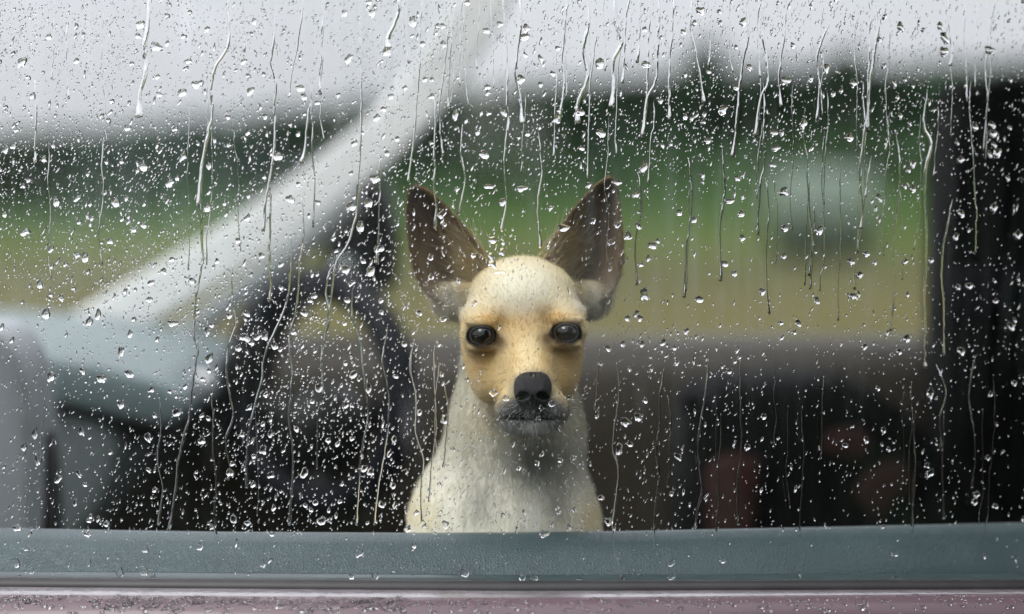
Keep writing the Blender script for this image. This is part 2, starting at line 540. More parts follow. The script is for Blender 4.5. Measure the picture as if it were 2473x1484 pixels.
def row(pxs, pyf, Yoff):
    out = []
    for px in pxs:
        py = pyf(px)
        Y = 0
        for _ in range(4):
            p = W(px, py, Y); Y = float(gx(p[0])) + Yoff
        out.append(W(px, py, Y))
    return np.array(out)

# outside skin
rows = [row(PXN, lambda p: seal_b(p) + 4, -.012), row(PXN, lambda p: seal_b(p) + 5, -.022), row(PXN, lambda p: paint_t(p) - 4, -.034), row(PXN, lambda p: paint_t(p), -.0375)]
loft('belt_strip', np.array(rows).transpose(1, 0, 2), M['wet'], car, 0)
rows = []
for dy, off in ((1.5, -.036), (0, -.0395), (3, -.043), (9, -.0465), (25, -.051), (60, -.057), (160, -.066), (500, -.085), (1100, -.10), (1700, -.09), (2600, -.05)):
    rows.append(row(PXN, lambda p: paint_t(p) + dy, off))
rows[0] = rows[0] + np.array([0, .012, -.001])
loft('door', np.array(rows).transpose(1, 0, 2), M['mauve'], car, 0)
rows = [row(PXN, lambda p: seal_b(p) - 5, -.0085), row(PXN, lambda p: seal_b(p) - 4, -.0125), row(PXN, lambda p: seal_b(p) + 2, -.014), row(PXN, lambda p: seal_b(p) + 9, -.013)]
loft('window_seal', np.array(rows).transpose(1, 0, 2), M['rubber'], car, .004)

# inside door top
prof = [(-40, .30, 0), (60, .26, 0), (30, .13, 1), (6, .075, 1), (0, .058, 1), (2, .053, 1), (10, .048, 1)]
rows = []
def trim_row(f, off): return row(PXN, f, off)
rows.append(trim_row(lambda p: crest(p) + 260, .10)); rows.append(trim_row(lambda p: crest(p) + 24, .10)); rows.append(trim_row(lambda p: crest(p) + 5, .078))
for dy, off in ((0, .070), (1.5, .065), (5, .058), (25, .046), (55, .0375), (85, .032), (102, .0285)):
    rows.append(trim_row(lambda p: crest(p) + dy, off))
rows.append(trim_row(lambda p: np.maximum(seal_b(p) - 27, crest(p) + 103), .0265))
loft('door_trim', np.array(rows).transpose(1, 0, 2), M['trim'], car, .0)
rows = [trim_row(lambda p: seal_b(p) - 27, .0245), trim_row(lambda p: seal_b(p) - 26, .0225), trim_row(lambda p: seal_b(p) - 16, .018), trim_row(lambda p: seal_b(p) - 5, .014), trim_row(lambda p: seal_b(p) + 30, .013)]
loft('trim_lip', np.array(rows).transpose(1, 0, 2), M['trim_dark'], car, .002)

# window glass: a real 4 mm pane curved in both directions
NU, NV = 60, 24
xg = np.linspace(-.50, .52, NU); zg = np.linspace(.93, 1.52, NV)
XX, ZZ = np.meshgrid(xg, zg, indexing='ij')
V1 = np.stack([XX, gy(XX, ZZ), ZZ], -1).reshape(-1, 3); V2 = V1 + np.array([0, .004, 0])
F = grid_faces(NU, NV) + grid_faces(NU, NV, len(V1), flip=True)
rim = [i * NV for i in range(NU)] + [(NU - 1) * NV + j for j in range(1, NV)] + [i * NV + NV - 1 for i in range(NU - 2, -1, -1)] + [j for j in range(NV - 2, 0, -1)]
for a, b in zip(rim, rim[1:] + rim[:1]): F.append((a, a + len(V1), b + len(V1), b))
pane = mesh_np('window_glass', np.concatenate([V1, V2]), F, M['glass'], car)

# door frame round the window, near pillars, roof, screens
def near_bar(name, pts, ra, rb, m):
    V, F = tube_np(spline(pts, 14), [(ra, rb)] * 14, 16, 4); mesh_np(name, V, F, m, car)
near_bar('window_frame', [(-.53, gy(-.53, .9), .9), (-.52, gy(-.52, 1.2), 1.2), (-.46, gy(-.46, 1.5), 1.5), (-.3, gy(-.3, 1.55), 1.55), (.3, gy(.3, 1.55), 1.55), (.5, gy(.5, 1.53), 1.53), (.545, gy(.545, 1.3), 1.3), (.55, gy(.55, .9), .9)], .03, .025, M['black'])
rx = np.linspace(-.75, 1.9, 24); ry = np.linspace(.1, 1.32, 14)
RX, RY = np.meshgrid(np.linspace(0, 1, 24), ry, indexing='ij')
RX = (-.30 + .70 * (RY - .1) / 1.22) * (1 - RX) + 1.9 * RX
RZ = 1.565 + .05 * (1 - ((RY - .7) / .62) ** 2) 
loft('roof', np.stack([RX, RY, RZ + .03], -1), M['mauve'], car, .004)
loft('headliner', np.stack([RX, RY, RZ], -1), M['headliner'], car, -.003)
V, F = tube_np(spline([(-1.1, .06, .98), (-.8, .09, 1.30), (-.55, .12, 1.55), (-.2, .12, 1.58), (1.9, .12, 1.58)], 20), [(.04, .045)] * 20, 12, 4)
mesh_np('roof_rail', V, F, M['mauve'], car)
V, F = tube_np(spline([(.62, -.0, .9), (.62, .05, 1.25), (.60, .10, 1.56)], 10), [(.045, .04)] * 10, 12, 4)
mesh_np('door_pillar', V, F, M['black'], car)
# floor, far side, bulkhead
bm_obj('floor_pan', box_bm((.4, .72, .36), (2.8, 1.3, .06), .02), M['carpet'], car)
FX = np.linspace(-.75, 1.9, 30)
prof = [(1.46, .38), (1.40, .42), (1.385, .70), (1.375, .88), (1.37, .955), (1.385, .982), (1.44, .986)]
zs = float(W(1800, 860, 1.39)[2])
rows = np.array([[(x, y + .0 * x, z * zs / .984) for (y, z) in prof] for x in FX])
loft('far_door', rows, M['door_card'], car, -.02)
# far armrest and pocket on the far door card
bm_obj('far_armrest', box_bm((.35, 1.33, zs - .26), (.7, .08, .05), .02), M['black'], car)
# far glass with its frame
gq = np.array([[(x, 1.44 - .2 * (z - zs), z) for z in np.linspace(zs - .03, 1.53, 6)] for x in np.linspace(-.72, 1.9, 12)])
fg = loft('far_window_glass', gq, M['glass'], car, .004)

# far windscreen pillar, pale trim
pp = [(40, 925), (160, 838), (300, 755), (600, 575), (850, 395), (985, 270), (1075, 160), (1160, 20), (1230, -120)]
path = np.array([W(a, b, 1.34 - .03 * k / 8) for k, (a, b) in enumerate(pp)])
V, F = tube_np(spline(path, 40), [(.029, .012)] * 40, 48, 8)
mesh_np('windscreen_pillar', V, F, M['pale'], car)
pp = [(380, 858), (500, 770), (640, 665), (760, 570), (860, 480)]
path = np.array([W(a, b, 1.37) for a, b in pp])
V, F = tube_np(spline(path, 20), [(.015, .018)] * 20, 12, 3)
mesh_np('quarter_light_bar', V, F, M['pale'], car)

# far door mirror
def mirror():
    base = W(870, 640, 1.50)
    pts = [(775, 690), (790, 560), (825, 470), (880, 425), (930, 450), (965, 560), (955, 700), (860, 725)]
    poly = [W(a, b, 1.50) for a, b in pts]
    o = extrude_poly('wing_mirror', poly, (0, 1, 0), -.03, .09, M['black'], car, .012)
    pg = [W(a, b, 1.465) for a, b in [(800, 700), (795, 660), (812, 628), (845, 620), (865, 645), (858, 700)]]
    g = extrude_poly('mirror_glass', pg, (0, 1, 0), -.006, .002, M['mirror'], None, .002)
    g.parent = o
    g.matrix_parent_inverse = Matrix.Translation(-Vector(car.location))
mirror()

# dashboard: a section drawn at y=1.05, running across the car
def dash_section(pts, Y0, Y1, name, m, bev=.012, parent=car):
    poly = [W(a, b, 1.05) for a, b in pts]
    return extrude_poly(name, poly, (0, 1, 0), Y0 - 1.05, Y1 - 1.05, m, parent, bev)
dash_section([(-420, 770), (0, 792), (180, 806), (330, 828), (470, 862), (528, 900), (536, 945), (490, 968), (400, 950), (250, 915), (0, 905), (-420, 900)], .78, 1.33, 'dashboard_top', M['dash_top'], .008)
dash_section([(-420, 905), (0, 910), (220, 922), (350, 955), (385, 1010), (372, 1090), (330, 1170), (270, 1240), (-420, 1250)], .80, 1.33, 'dashboard', M['dash'], .012)
# pale end cap of the near side of the dash
poly = [W(a, b, .42) for a, b in [(-400, 830), (-120, 782), (0, 790), (45, 838), (70, 905), (82, 1010), (86, 1150), (80, 1300), (60, 1420), (-400, 1420)]]
extrude_poly('dashboard_end', poly, (0, 1, 0), -.02, .10, mat('end_trim', (.33, .37, .39), .5, .1, 8), car, .01)
poly = [W(a, b, .46) for a, b in [(30, 1000), (96, 1010), (120, 1100), (128, 1250), (125, 1420), (30, 1420)]]
extrude_poly('dash_end_gap', poly, (0, 1, 0), 0, .05, M['black'], car, .006)

def disc(name, c, r, axis, m, parent, depth=.02, inner=None):
    bm = bmesh.new()
    bmesh.ops.create_cone(bm, cap_ends=True, segments=28, radius1=r, radius2=r * .9, depth=depth)
    bmesh.ops.bevel(bm, geom=[e for e in bm.edges], offset=depth * .12, segments=2, affect='EDGES')
    q = Vector((0, 0, 1)).rotation_difference(Vector(axis)).to_matrix()
    bmesh.ops.rotate(bm, verts=bm.verts, cent=(0, 0, 0), matrix=q)
    bmesh.ops.translate(bm, verts=bm.verts, vec=c)
    return bm_obj(name, bm, m, parent)
disc('air_vent', W(310, 985, .86), .040, (.75, -.6, .25), M['black'], car, .05)
V, F = tube_np(spline([W(300, 905, .9), W(375, 915, .92), W(470, 930, .95), W(500, 935, .95)], 10), np.linspace(.009, .016, 10), 10)
mesh_np('indicator_stalk', V, F, M['pale'], car)
disc('dash_knob', W(400, 985, .83), .019, (.75, -.6, .1), M['pale'], car, .02)

# steering wheel (far side driver), turned towards the camera
def steering():
    Y = 1.02
    c = W(770, 950, Y)
    sw = empty('steering_wheel', c); sw.parent = car; sw.matrix_parent_inverse = Matrix.Translation(-Vector(car.location))
    sw['label'] = 'dark navy steering wheel'
    k = (Y + CAMD) / FPX
    a = 212 * k; b = 262 * k
    th = np.linspace(0, 2 * math.pi, 64, endpoint=False)
    ring = np.array([c + np.array([a * math.cos(t), -.07 * math.cos(t) + .02 * math.sin(t), b * math.sin(t)]) for t in th])
    # closed tube
    seg = 12; V = []
    for i in range(64):
        T = ring[(i + 1) % 64] - ring[i - 1]; T /= np.linalg.norm(T)
        u = np.cross(T, [0, 1, 0]); u /= np.linalg.norm(u); v = np.cross(u, T)
        rr = .0185
        for s in range(seg):
            q = 2 * math.pi * s / seg; V.append(ring[i] + u * rr * math.cos(q) + v * rr * math.sin(q))
    F = [(i * seg + s, i * seg + (s + 1) % seg, ((i + 1) % 64) * seg + (s + 1) % seg, ((i + 1) % 64) * seg + s) for i in range(64) for s in range(seg)]
    def sub(name, V, F, m):
        o = mesh_np(name, np.asarray(V) - c, F, m); o.parent = sw; return o
    sub('rim', V, F, M['navy'])
    hub = c + np.array([0, .02, -.045])
    Vh, Fh = [], []
    bm = bmesh.new(); bmesh.ops.create_uvsphere(bm, u_segments=20, v_segments=12, radius=1)
    bmesh.ops.scale(bm, verts=bm.verts, vec=(.052, .03, .05)); bmesh.ops.translate(bm, verts=bm.verts, vec=Vector(hub - c))
    m = bpy.data.meshes.new('hub'); bm.to_mesh(m); bm.free(); m.materials.append(M['black'])
    for p in m.polygons: p.use_smooth = True
    link('hub', m, sw)
    for ang in (math.pi * 1.0, 0, math.pi * 1.5):
        e = c + np.array([a * math.cos(ang), -.07 * math.cos(ang) + .02 * math.sin(ang), b * math.sin(ang)])
        V, F = tube_np(spline([hub, (hub + e) / 2 + [0, .01, -.008], e], 8), [(.016, .008)] * 8, 10)
        sub('spoke', V, F, M['black'])
steering()
# instrument binnacle, dark hump ahead of the wheel
poly = [W(a, b, 1.15) for a, b in [(505, 985), (520, 905), (560, 840), (615, 775), (680, 720), (730, 712), (745, 760), (690, 800), (660, 860), (640, 940), (610, 1000)]]
extrude_poly('instrument_hood', poly, (0, 1, 0), -.08, .12, M['black'], car, .01)
poly = [W(a, b, 1.08) for a, b in [(672, 985), (720, 950), (830, 950), (868, 1000), (862, 1110), (800, 1150), (700, 1140), (660, 1070)]]
extrude_poly('column_shroud', poly, (0, 1, 0), -.06, .12, M['black'], car, .015)

# driver seat: cushion side with red panels, tall back on the right
def ysec(pts, Y, Y0, Y1, name, m, bev, parent=car):
    return extrude_poly(name, [W(a, b, Y) for a, b in pts], (0, 1, 0), Y0 - Y, Y1 - Y, m, parent, bev)
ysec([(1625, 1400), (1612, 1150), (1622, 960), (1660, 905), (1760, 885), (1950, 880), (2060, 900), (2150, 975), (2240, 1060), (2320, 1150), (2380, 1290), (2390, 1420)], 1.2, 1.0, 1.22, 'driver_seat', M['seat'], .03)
ysec([(1712, 1400), (1705, 1130), (1750, 1095), (1840, 1105), (1830, 1200), (1800, 1410)], 1.0, .985, 1.02, 'seat_side_panel', M['red'], .008)
ysec([(1985, 1090), (2000, 1040), (2080, 1030), (2110, 1080), (2060, 1120)], 1.0, .985, 1.02, 'seat_side_panel', M['red'], .008)
ysec([(2060, 1200), (2085, 1130), (2180, 1110), (2200, 1160), (2120, 1260)], 1.0, .985, 1.02, 'seat_side_panel', M['red'], .008)
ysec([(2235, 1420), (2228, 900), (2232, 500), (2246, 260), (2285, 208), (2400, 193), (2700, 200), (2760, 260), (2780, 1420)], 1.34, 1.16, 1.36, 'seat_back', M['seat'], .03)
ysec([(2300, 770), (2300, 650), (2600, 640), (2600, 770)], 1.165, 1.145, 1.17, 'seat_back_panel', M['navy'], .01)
# passenger seat the dog sits on
bm_obj('passenger_seat', box_bm((.1, .42, .70), (.56, .50, .14), .05, 4), M['seat'], car)

# ------------------------------------------------------------------ the dog
DSH = .025
def WD(a, b, Y): return W(a, b, np.asarray(Y, float) - DSH)

def sd_ell(P, c, r):
    q = (P - c) / np.asarray(r); k0 = np.linalg.norm(q, axis=-1)
    k1 = np.linalg.norm(q / np.asarray(r), axis=-1) + 1e-9
    return k0 * (k0 - 1) / k1

def sd_cone(P, a, b, ra, rb):
    a = np.asarray(a); b = np.asarray(b); d = b - a
    t = np.clip(((P - a) @ d) / (d @ d), 0, 1)
    return np.linalg.norm(P - a - t[..., None] * d, axis=-1) - (ra + (rb - ra) * t)

def smin(a, b, k):
    h = np.clip(.5 + .5 * (b - a) / k, 0, 1)
    return b + (a - b) * h - k * h * (1 - h)

def smax(a, b, k): return -smin(-a, -b, k)

EYES = [(1165, 811, .0785), (1367, 804, .077)]
def mm_at(Y): return (Y + CAMD) / FPX      # metres per photo unit at depth Y

def dog_sdf(P):
    w = lambda a, b, Y: WD(a, b, Y)
    # skull, brow, cheeks
    d = sd_ell(P, w(1262, 757, .118), (.0375, .042, .0345))
    d = smin(d, sd_ell(P, w(1263, 712, .112), (.032, .036, .0235)), .012)
    d = smin(d, sd_ell(P, w(1260, 822, .108), (.0395, .034, .027)), .012)
    for s, cx in ((-1, 1180), (1, 1350)):
        d = smin(d, sd_ell(P, w(cx, 885, .106), (.0145, .024, .024)), .012)
    d = smin(d, sd_ell(P, w(1098, 722, .144), (.014, .014, .012)), .016)
    d = smin(d, sd_ell(P, w(1424, 718, .144), (.013, .014, .012)), .016)
    # brow ridges above the eyes
    d = smin(d, sd_ell(P, w(1172, 762, .094), (.016, .012, .008)), .012)
    d = smin(d, sd_ell(P, w(1356, 757, .093), (.016, .012, .008)), .012)
    # muzzle: bridge, sides, lips, chin
    d = smin(d, sd_cone(P, w(1266, 845, .085), w(1284, 915, .050), .017, .0115), .012)
    d = smin(d, sd_cone(P, w(1268, 925, .092), w(1283, 968, .058), .024, .0165), .012)
    d = smin(d, sd_ell(P, w(1243, 992, .058), (.0132, .016, .0138)), .006)
    d = smin(d, sd_ell(P, w(1325, 990, .057), (.0132, .016, .0138)), .006)
    d = smin(d, sd_ell(P, w(1285, 1022, .064), (.0155, .016, .0085)), .006)
    # mouth slit and the groove under the nose
    slit = sd_ell(P, w(1284, 1011, .042), (.0165, .012, .0010))
    d = smax(d, -slit, .003)
    d = smax(d, -sd_ell(P, w(1286, 993, .040), (.0011, .006, .008)), .002)
    # eye sockets
    for ex, ey, eY in EYES:
        e = w(ex, ey, eY)
        d = smin(d, sd_ell(P, e + np.array([0, .0068, 0]), (.0138, .0122, .0118)), .008)
    for ex, ey, eY in EYES:
        e = w(ex, ey, eY)
        d = smax(d, -sd_ell(P, e, (.0100, .0089, .0085)), .0015)
        d = smin(d, sd_ell(P, w(ex, ey - 33, eY - .0016), (.0115, .0055, .0036)), .003)
        d = smin(d, sd_ell(P, w(ex, ey + 28, eY - .0028), (.0100, .0050, .0030)), .003)
    # neck, chest, trunk
    nk = sd_cone(P, w(1247, 900, .165), w(1246, 1060, .168), .039, .0445)
    nk = smin(nk, sd_cone(P, w(1246, 1060, .168), w(1220, 1190, .176), 0.0435, .0490), .02)
    nk = smin(nk, sd_ell(P, w(1212, 1330, .195), (.064, .066, .074)), .03)
    nk = smin(nk, sd_ell(P, w(1128, 1330, .165), (.036, .045, .052)), .03)
    nk = smin(nk, sd_ell(P, w(1320, 1335, .165), (.036, .045, .050)), .03)
    nk = smin(nk, sd_ell(P, w(1222, 1320, .135), (.018, .03, .05)), .03)
    c = w(1222, 1500, .25)
    nk = smin(nk, sd_ell(P, c, (.072, .10, .10)), .04)
    nk = smin(nk, sd_ell(P, c + np.array([0, .09, -.06]), (.082, .09, .085)), .04)
    d = smin(d, nk, .016)
    # fore legs down to the seat, haunches
    for s in (-1, 1):
        top = w(1222, 1400, .165) + np.array([s * .042, 0, 0])
        elbow = np.array([top[0] + s * .004, .17, .86]); paw = np.array([top[0] + s * .004, .15, .785])
        d = smin(d, sd_cone(P, top, elbow, .026, .016), .02)
        d = smin(d, sd_cone(P, elbow, paw, .0155, .012), .01)
        d = smin(d, sd_ell(P, paw + np.array([0, -.012, -.004]), (.015, .022, .010)), .008)
        h = np.array([c[0] + s * .055, .34, .83])
        d = smin(d, sd_ell(P, h, (.035, .06, .055)), .02)
        d = smin(d, sd_ell(P, h + np.array([s * .012, -.075, -.045]), (.016, .035, .011)), .012)
    tail = c + np.array([0, .17, -.11])
    d = smin(d, sd_cone(P, tail, tail + np.array([.05, .06, -.0]), .012, .007), .01)
    return d

def surface_nets(f, gx_, gy_, gz_):
    nx, ny, nz = f.shape
    ins = f < 0
    idx = -np.ones((nx - 1, ny - 1, nz - 1), np.int64)
    s = sum(ins[i:nx - 1 + i, j:ny - 1 + j, k:nz - 1 + k].astype(np.int8) for i in (0, 1) for j in (0, 1) for k in (0, 1))
    act = (s > 0) & (s < 8)
    I, J, K = np.nonzero(act); n = len(I)
    idx[I, J, K] = np.arange(n)
    acc = np.zeros((n, 3)); cnt = np.zeros(n)
    corners = [(i, j, k) for i in (0, 1) for j in (0, 1) for k in (0, 1)]
    for a in corners:
        for ax in range(3):
            if a[ax]: continue
            b = list(a); b[ax] = 1
            fa = f[I + a[0], J + a[1], K + a[2]]; fb = f[I + b[0], J + b[1], K + b[2]]
            m = (fa < 0) != (fb < 0)
            t = np.where(m, fa / np.where(m, fa - fb, 1), 0)
            pa = np.stack([gx_[I + a[0]], gy_[J + a[1]], gz_[K + a[2]]], -1)
            pb = np.stack([gx_[I + b[0]], gy_[J + b[1]], gz_[K + b[2]]], -1)
            acc += np.where(m[:, None], pa + (pb - pa) * t[:, None], 0); cnt += m
    V = acc / cnt[:, None]
    Q = []
    for ax in range(3):
        sl0 = [slice(1, -1)] * 3; sl0[ax] = slice(0, -1)
        sl1 = [slice(1, -1)] * 3; sl1[ax] = slice(1, None)
        a = ins[tuple(sl0)]; b = ins[tuple(sl1)]
        o = np.array([1, 1, 1]); o[ax] = 0
        for flip, m in ((False, a & ~b), (True, ~a & b)):
            ii = np.argwhere(m) + o
            u, v = [(1, 2), (2, 0), (0, 1)][ax]
            def at(du, dv):
                jj = ii.copy(); jj[:, u] -= du; jj[:, v] -= dv
                return idx[jj[:, 0], jj[:, 1], jj[:, 2]]
            q = np.stack([at(1, 1), at(0, 1), at(0, 0), at(1, 0)], 1)
            Q.append(q[:, ::-1] if flip else q)
    Q = np.concatenate(Q); Q = Q[(Q >= 0).all(1)]
    return V, Q

xa = np.arange(-.125, .125, .0015)
ya = np.concatenate([np.arange(-.005, .135, .0015), np.arange(.135, .26, .003), np.arange(.26, .56, .008)])
za = np.concatenate([np.arange(.755, .96, .006), np.arange(.96, 1.05, .0022), np.arange(1.05, 1.20, .0013)])
f = np.empty((len(xa), len(ya), len(za)), np.float32)
for i0 in range(0, len(xa), 16):
    Pg = np.stack(np.meshgrid(xa[i0:i0 + 16], ya, za, indexing='ij'), -1)
    f[i0:i0 + 16] = dog_sdf(Pg)
dv, dq = surface_nets(f.astype(float), xa, ya, za)
n_body = len(dv)

# ears: cupped shells joined to the same body
def ear(outer, inner, Yb, Yt, side):
    n, m = 22, 15
    o = spline(outer, n); i_ = spline(inner, n)
    V = []; UVs = []
    for back in (0, 1):
        for a in range(n):
            v = a / (n - 1)
            for b in range(m):
                u = b / (m - 1)
                p = o[a] * (1 - u) + i_[a] * u
                prof = math.sin(math.pi * u) ** .8
                depth = Yb + (Yt - Yb) * v + prof * (.028 * (1 - v) ** .7 + .004) - .006 * u * (1 - v) - .010 * (u ** 6) * (1 - v)
                edge = min(u, 1 - u, (1 - v) * 1.2)
                th = .0012 + .0028 * min(edge * 6, 1) * (1.2 - v)
                V.append(WD(p[0], p[1], depth + back * th)); UVs.append((u, v, back))
    F = []
    k = n * m
    for a in range(n - 1):
        for b in range(m - 1):
            q = (a * m + b, a * m + b + 1, (a + 1) * m + b + 1, (a + 1) * m + b)
            if side > 0: q = q[::-1]
            F.append(q); F.append(tuple(x + k for x in q[::-1]))
    rimi = [b for b in range(m)] + [a * m + m - 1 for a in range(1, n)] + [(n - 1) * m + b for b in range(m - 2, -1, -1)] + [a * m for a in range(n - 2, 0, -1)]
    for x, y in zip(rimi, rimi[1:] + rimi[:1]):
        F.append((x, x + k, y + k, y) if side < 0 else (x, y, y + k, x + k))
    return np.array(V), F, np.array(UVs)

earL = ear([(1066, 732), (1024, 700), (996, 638), (984, 560), (982, 500), (988, 462), (1004, 452)],
           [(1200, 735), (1180, 655), (1160, 600), (1125, 553), (1082, 505), (1040, 466), (1012, 452)], .128, .118, -1)
earR = ear([(1446, 728), (1482, 698), (1503, 638), (1505, 585), (1498, 515), (1490, 455), (1476, 431)],
           [(1318, 725), (1316, 660), (1324, 605), (1352, 553), (1393, 498), (1440, 447), (1468, 430)], .126, .112, 1)

def lerp(a, b, t): return a + (b - a) * np.asarray(t)[..., None]
def gs(px, py, cx, cy_, sx, sy): return np.exp(-(((px - cx) / sx) ** 2 + ((py - cy_) / sy) ** 2))

def fur(P):
    px, py = proj(P); Y = P[:, 1] + DSH
    C = lambda *a: np.array(a)
    n = len(P)
    col = np.tile(C(.82, .67, .39), (n, 1))
    # forehead paler, sides of the head greyer
    col = lerp(col, C(.93, .87, .69), np.clip(1.3 * gs(px, py, 1262, 700, 95, 80), 0, 1))
    # tan mask
    tan = C(.60, .38, .13)
    col = lerp(col, tan, .62 * gs(px, py, 1265, 790, 70, 40))
    for cx, cy_, sx, sy, k in ((1190, 775, 50, 26, .8), (1335, 768, 46, 26, .8), (1160, 775, 60, 16, .2), (1375, 765, 50, 16, .2), (1165, 880, 55, 42, .65), (1378, 872, 40, 42, .65),
                               (1240, 860, 18, 50, .4), (1318, 860, 18, 50, .55), (1195, 945, 30, 35, .6), (1170, 860, 30, 22, .5), (1360, 925, 20, 40, .6)):
        col = lerp(col, tan, k * gs(px, py, cx, cy_, sx, sy))
    col = lerp(col, C(.76, .62, .38), .8 * gs(px, py, 1278, 865, 22, 45))
    face = 1 / (1 + np.exp((Y - .118) / .008)) / (1 + np.exp((py - 1050) / 5))
    # dark rims of the eyes and the tear stains
    for (ex, ey, _), tx, sgn in ((EYES[0], 1203, 1), (EYES[1], 1325, -1)):
        d = np.hypot((px - ex) / 38, (py - ey - 4) / 26)
        col = lerp(col, C(.022, .017, .015), face * np.clip((1.2 - d) / .2, 0, 1))
        col = lerp(col, C(.085, .05, .027), face * .6 * np.clip(1.3 * gs(px, py, ex + sgn * 10, ey + 33, 34, 17), 0, 1))
        col = lerp(col, C(.09, .05, .025), face * .85 * np.clip(1.3 * gs(px, py, tx + sgn * 1, ey + 14, 19, 17), 0, 1))
        col = lerp(col, C(.22, .13, .05), face * .55 * np.clip(1.2 * gs(px, py, tx + sgn * 6, ey - 34, 16, 26), 0, 1))
    for cx in (1088, 1432): col = lerp(col, C(.62, .60, .54), np.clip(1.5 * gs(px, py, cx, 722, 44, 40), 0, 1) * .9)
    # grizzled muzzle
    mz = np.clip(1.9 * gs(px, py, 1284, 1000, 95, 48) - .25, 0, 1) * face
    mz = np.maximum(mz, np.clip(1.6 * gs(px, py, 1286, 945, 58, 50) - .45, 0, 1) * face)
    col = lerp(col, C(.15, .155, .155), np.clip(mz * 1.2, 0, .95))
    col = lerp(col, C(.05, .05, .055), face * np.clip(1.5 * gs(px, py, 1284, 990, 58, 26), 0, .9))
    col = lerp(col, C(.014, .014, .016), face * np.clip(1.7 * gs(px, py, 1286, 1015, 58, 10), 0, .97))
    col = lerp(col, C(.72, .73, .70), face * np.clip(1.5 * gs(px, py, 1280, 1036, 75, 13), 0, .95))
    # neck, throat and chest
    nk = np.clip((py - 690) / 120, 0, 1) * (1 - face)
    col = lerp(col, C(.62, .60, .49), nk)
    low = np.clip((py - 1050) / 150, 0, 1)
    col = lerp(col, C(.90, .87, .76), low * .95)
    col = lerp(col, C(.15, .15, .14), nk * .8 * gs(px, py, 1290, 1120, 100, 75))  # grey throat fur, with the shade under the chin painted in
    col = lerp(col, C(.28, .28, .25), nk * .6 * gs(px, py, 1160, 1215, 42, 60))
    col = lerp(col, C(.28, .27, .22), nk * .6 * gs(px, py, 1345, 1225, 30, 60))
    col = lerp(col, C(.92, .90, .82), .8 * gs(px, py, 1285, 1245, 22, 50) * nk)  # breastbone highlight painted in, with the grooves either side painted darker
    col = lerp(col, C(.80, .64, .34), .6 * gs(px, py, 1430, 1255, 40, 60))
    col = lerp(col, C(.82, .72, .46), .6 * gs(px, py, 1010, 1250, 50, 70))
    return col, mz

def ear_col(P, uv):
    u, v = uv[:, 0], uv[:, 1]
    C = lambda *a: np.array(a)
    col = np.tile(C(.14, .092, .068), (len(P), 1))
    col = lerp(col, C(.25, .18, .125), np.clip(.5 + .5 * np.sin(u * 23 + 3 * np.sin(v * 9)) * np.sin(v * 7 + 2 * u), 0, 1) * .6)
    col = lerp(col, C(.17, .13, .105), np.clip(v - .45, 0, 1) * .9)
    col = lerp(col, C(.46, .33, .17), np.clip((u - .66) / .2, 0, 1) * .75)          # tan inner margin
    col = lerp(col, C(.30, .22, .13), np.clip((.14 - u) / .1, 0, 1) * .7)            # outer margin
    col = lerp(col, C(.66, .53, .29), np.clip(1.5 * np.exp(-((u - .74) / .16) ** 2 - ((v - .24) / .2) ** 2), 0, 1) * .85)   # cream tuft
    col = lerp(col, C(.42, .33, .2), np.clip(1.2 * np.exp(-((u - .14) / .12) ** 2 - ((v - .2) / .18) ** 2), 0, 1) * .7)
    col = lerp(col, C(.55, .51, .44), np.clip((.22 - v) / .12, 0, 1) * .9)
    col = lerp(col, C(.3, .22, .14), uv[:, 2] * .8)
    return col

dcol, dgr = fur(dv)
allV = [dv]; allC = [dcol]; allF = [tuple(q) for q in dq.tolist()]; off = len(dv); kind_ear = [np.zeros(len(dv))]; grizz = [dgr]
for ev, ef, uv in (earL, earR):
    allV.append(ev); allC.append(ear_col(ev, uv)); allF += [tuple(i + off for i in q) for q in ef]; off += len(ev)
    kind_ear.append(np.where(uv[:, 2] > 0, 2.0, 1.0)); grizz.append(np.zeros(len(ev)))
allV = np.concatenate(allV); allC = np.concatenate(allC); kind_ear = np.concatenate(kind_ear); grizz = np.concatenate(grizz)

dog = empty('dog', (0.0, .22, .78))
tag(dog, 'small cream and tan dog with tall upright ears sitting behind the wet car window', 'dog')
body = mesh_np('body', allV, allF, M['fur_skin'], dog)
set_col(body, np.minimum(allC * 1.02, .93))

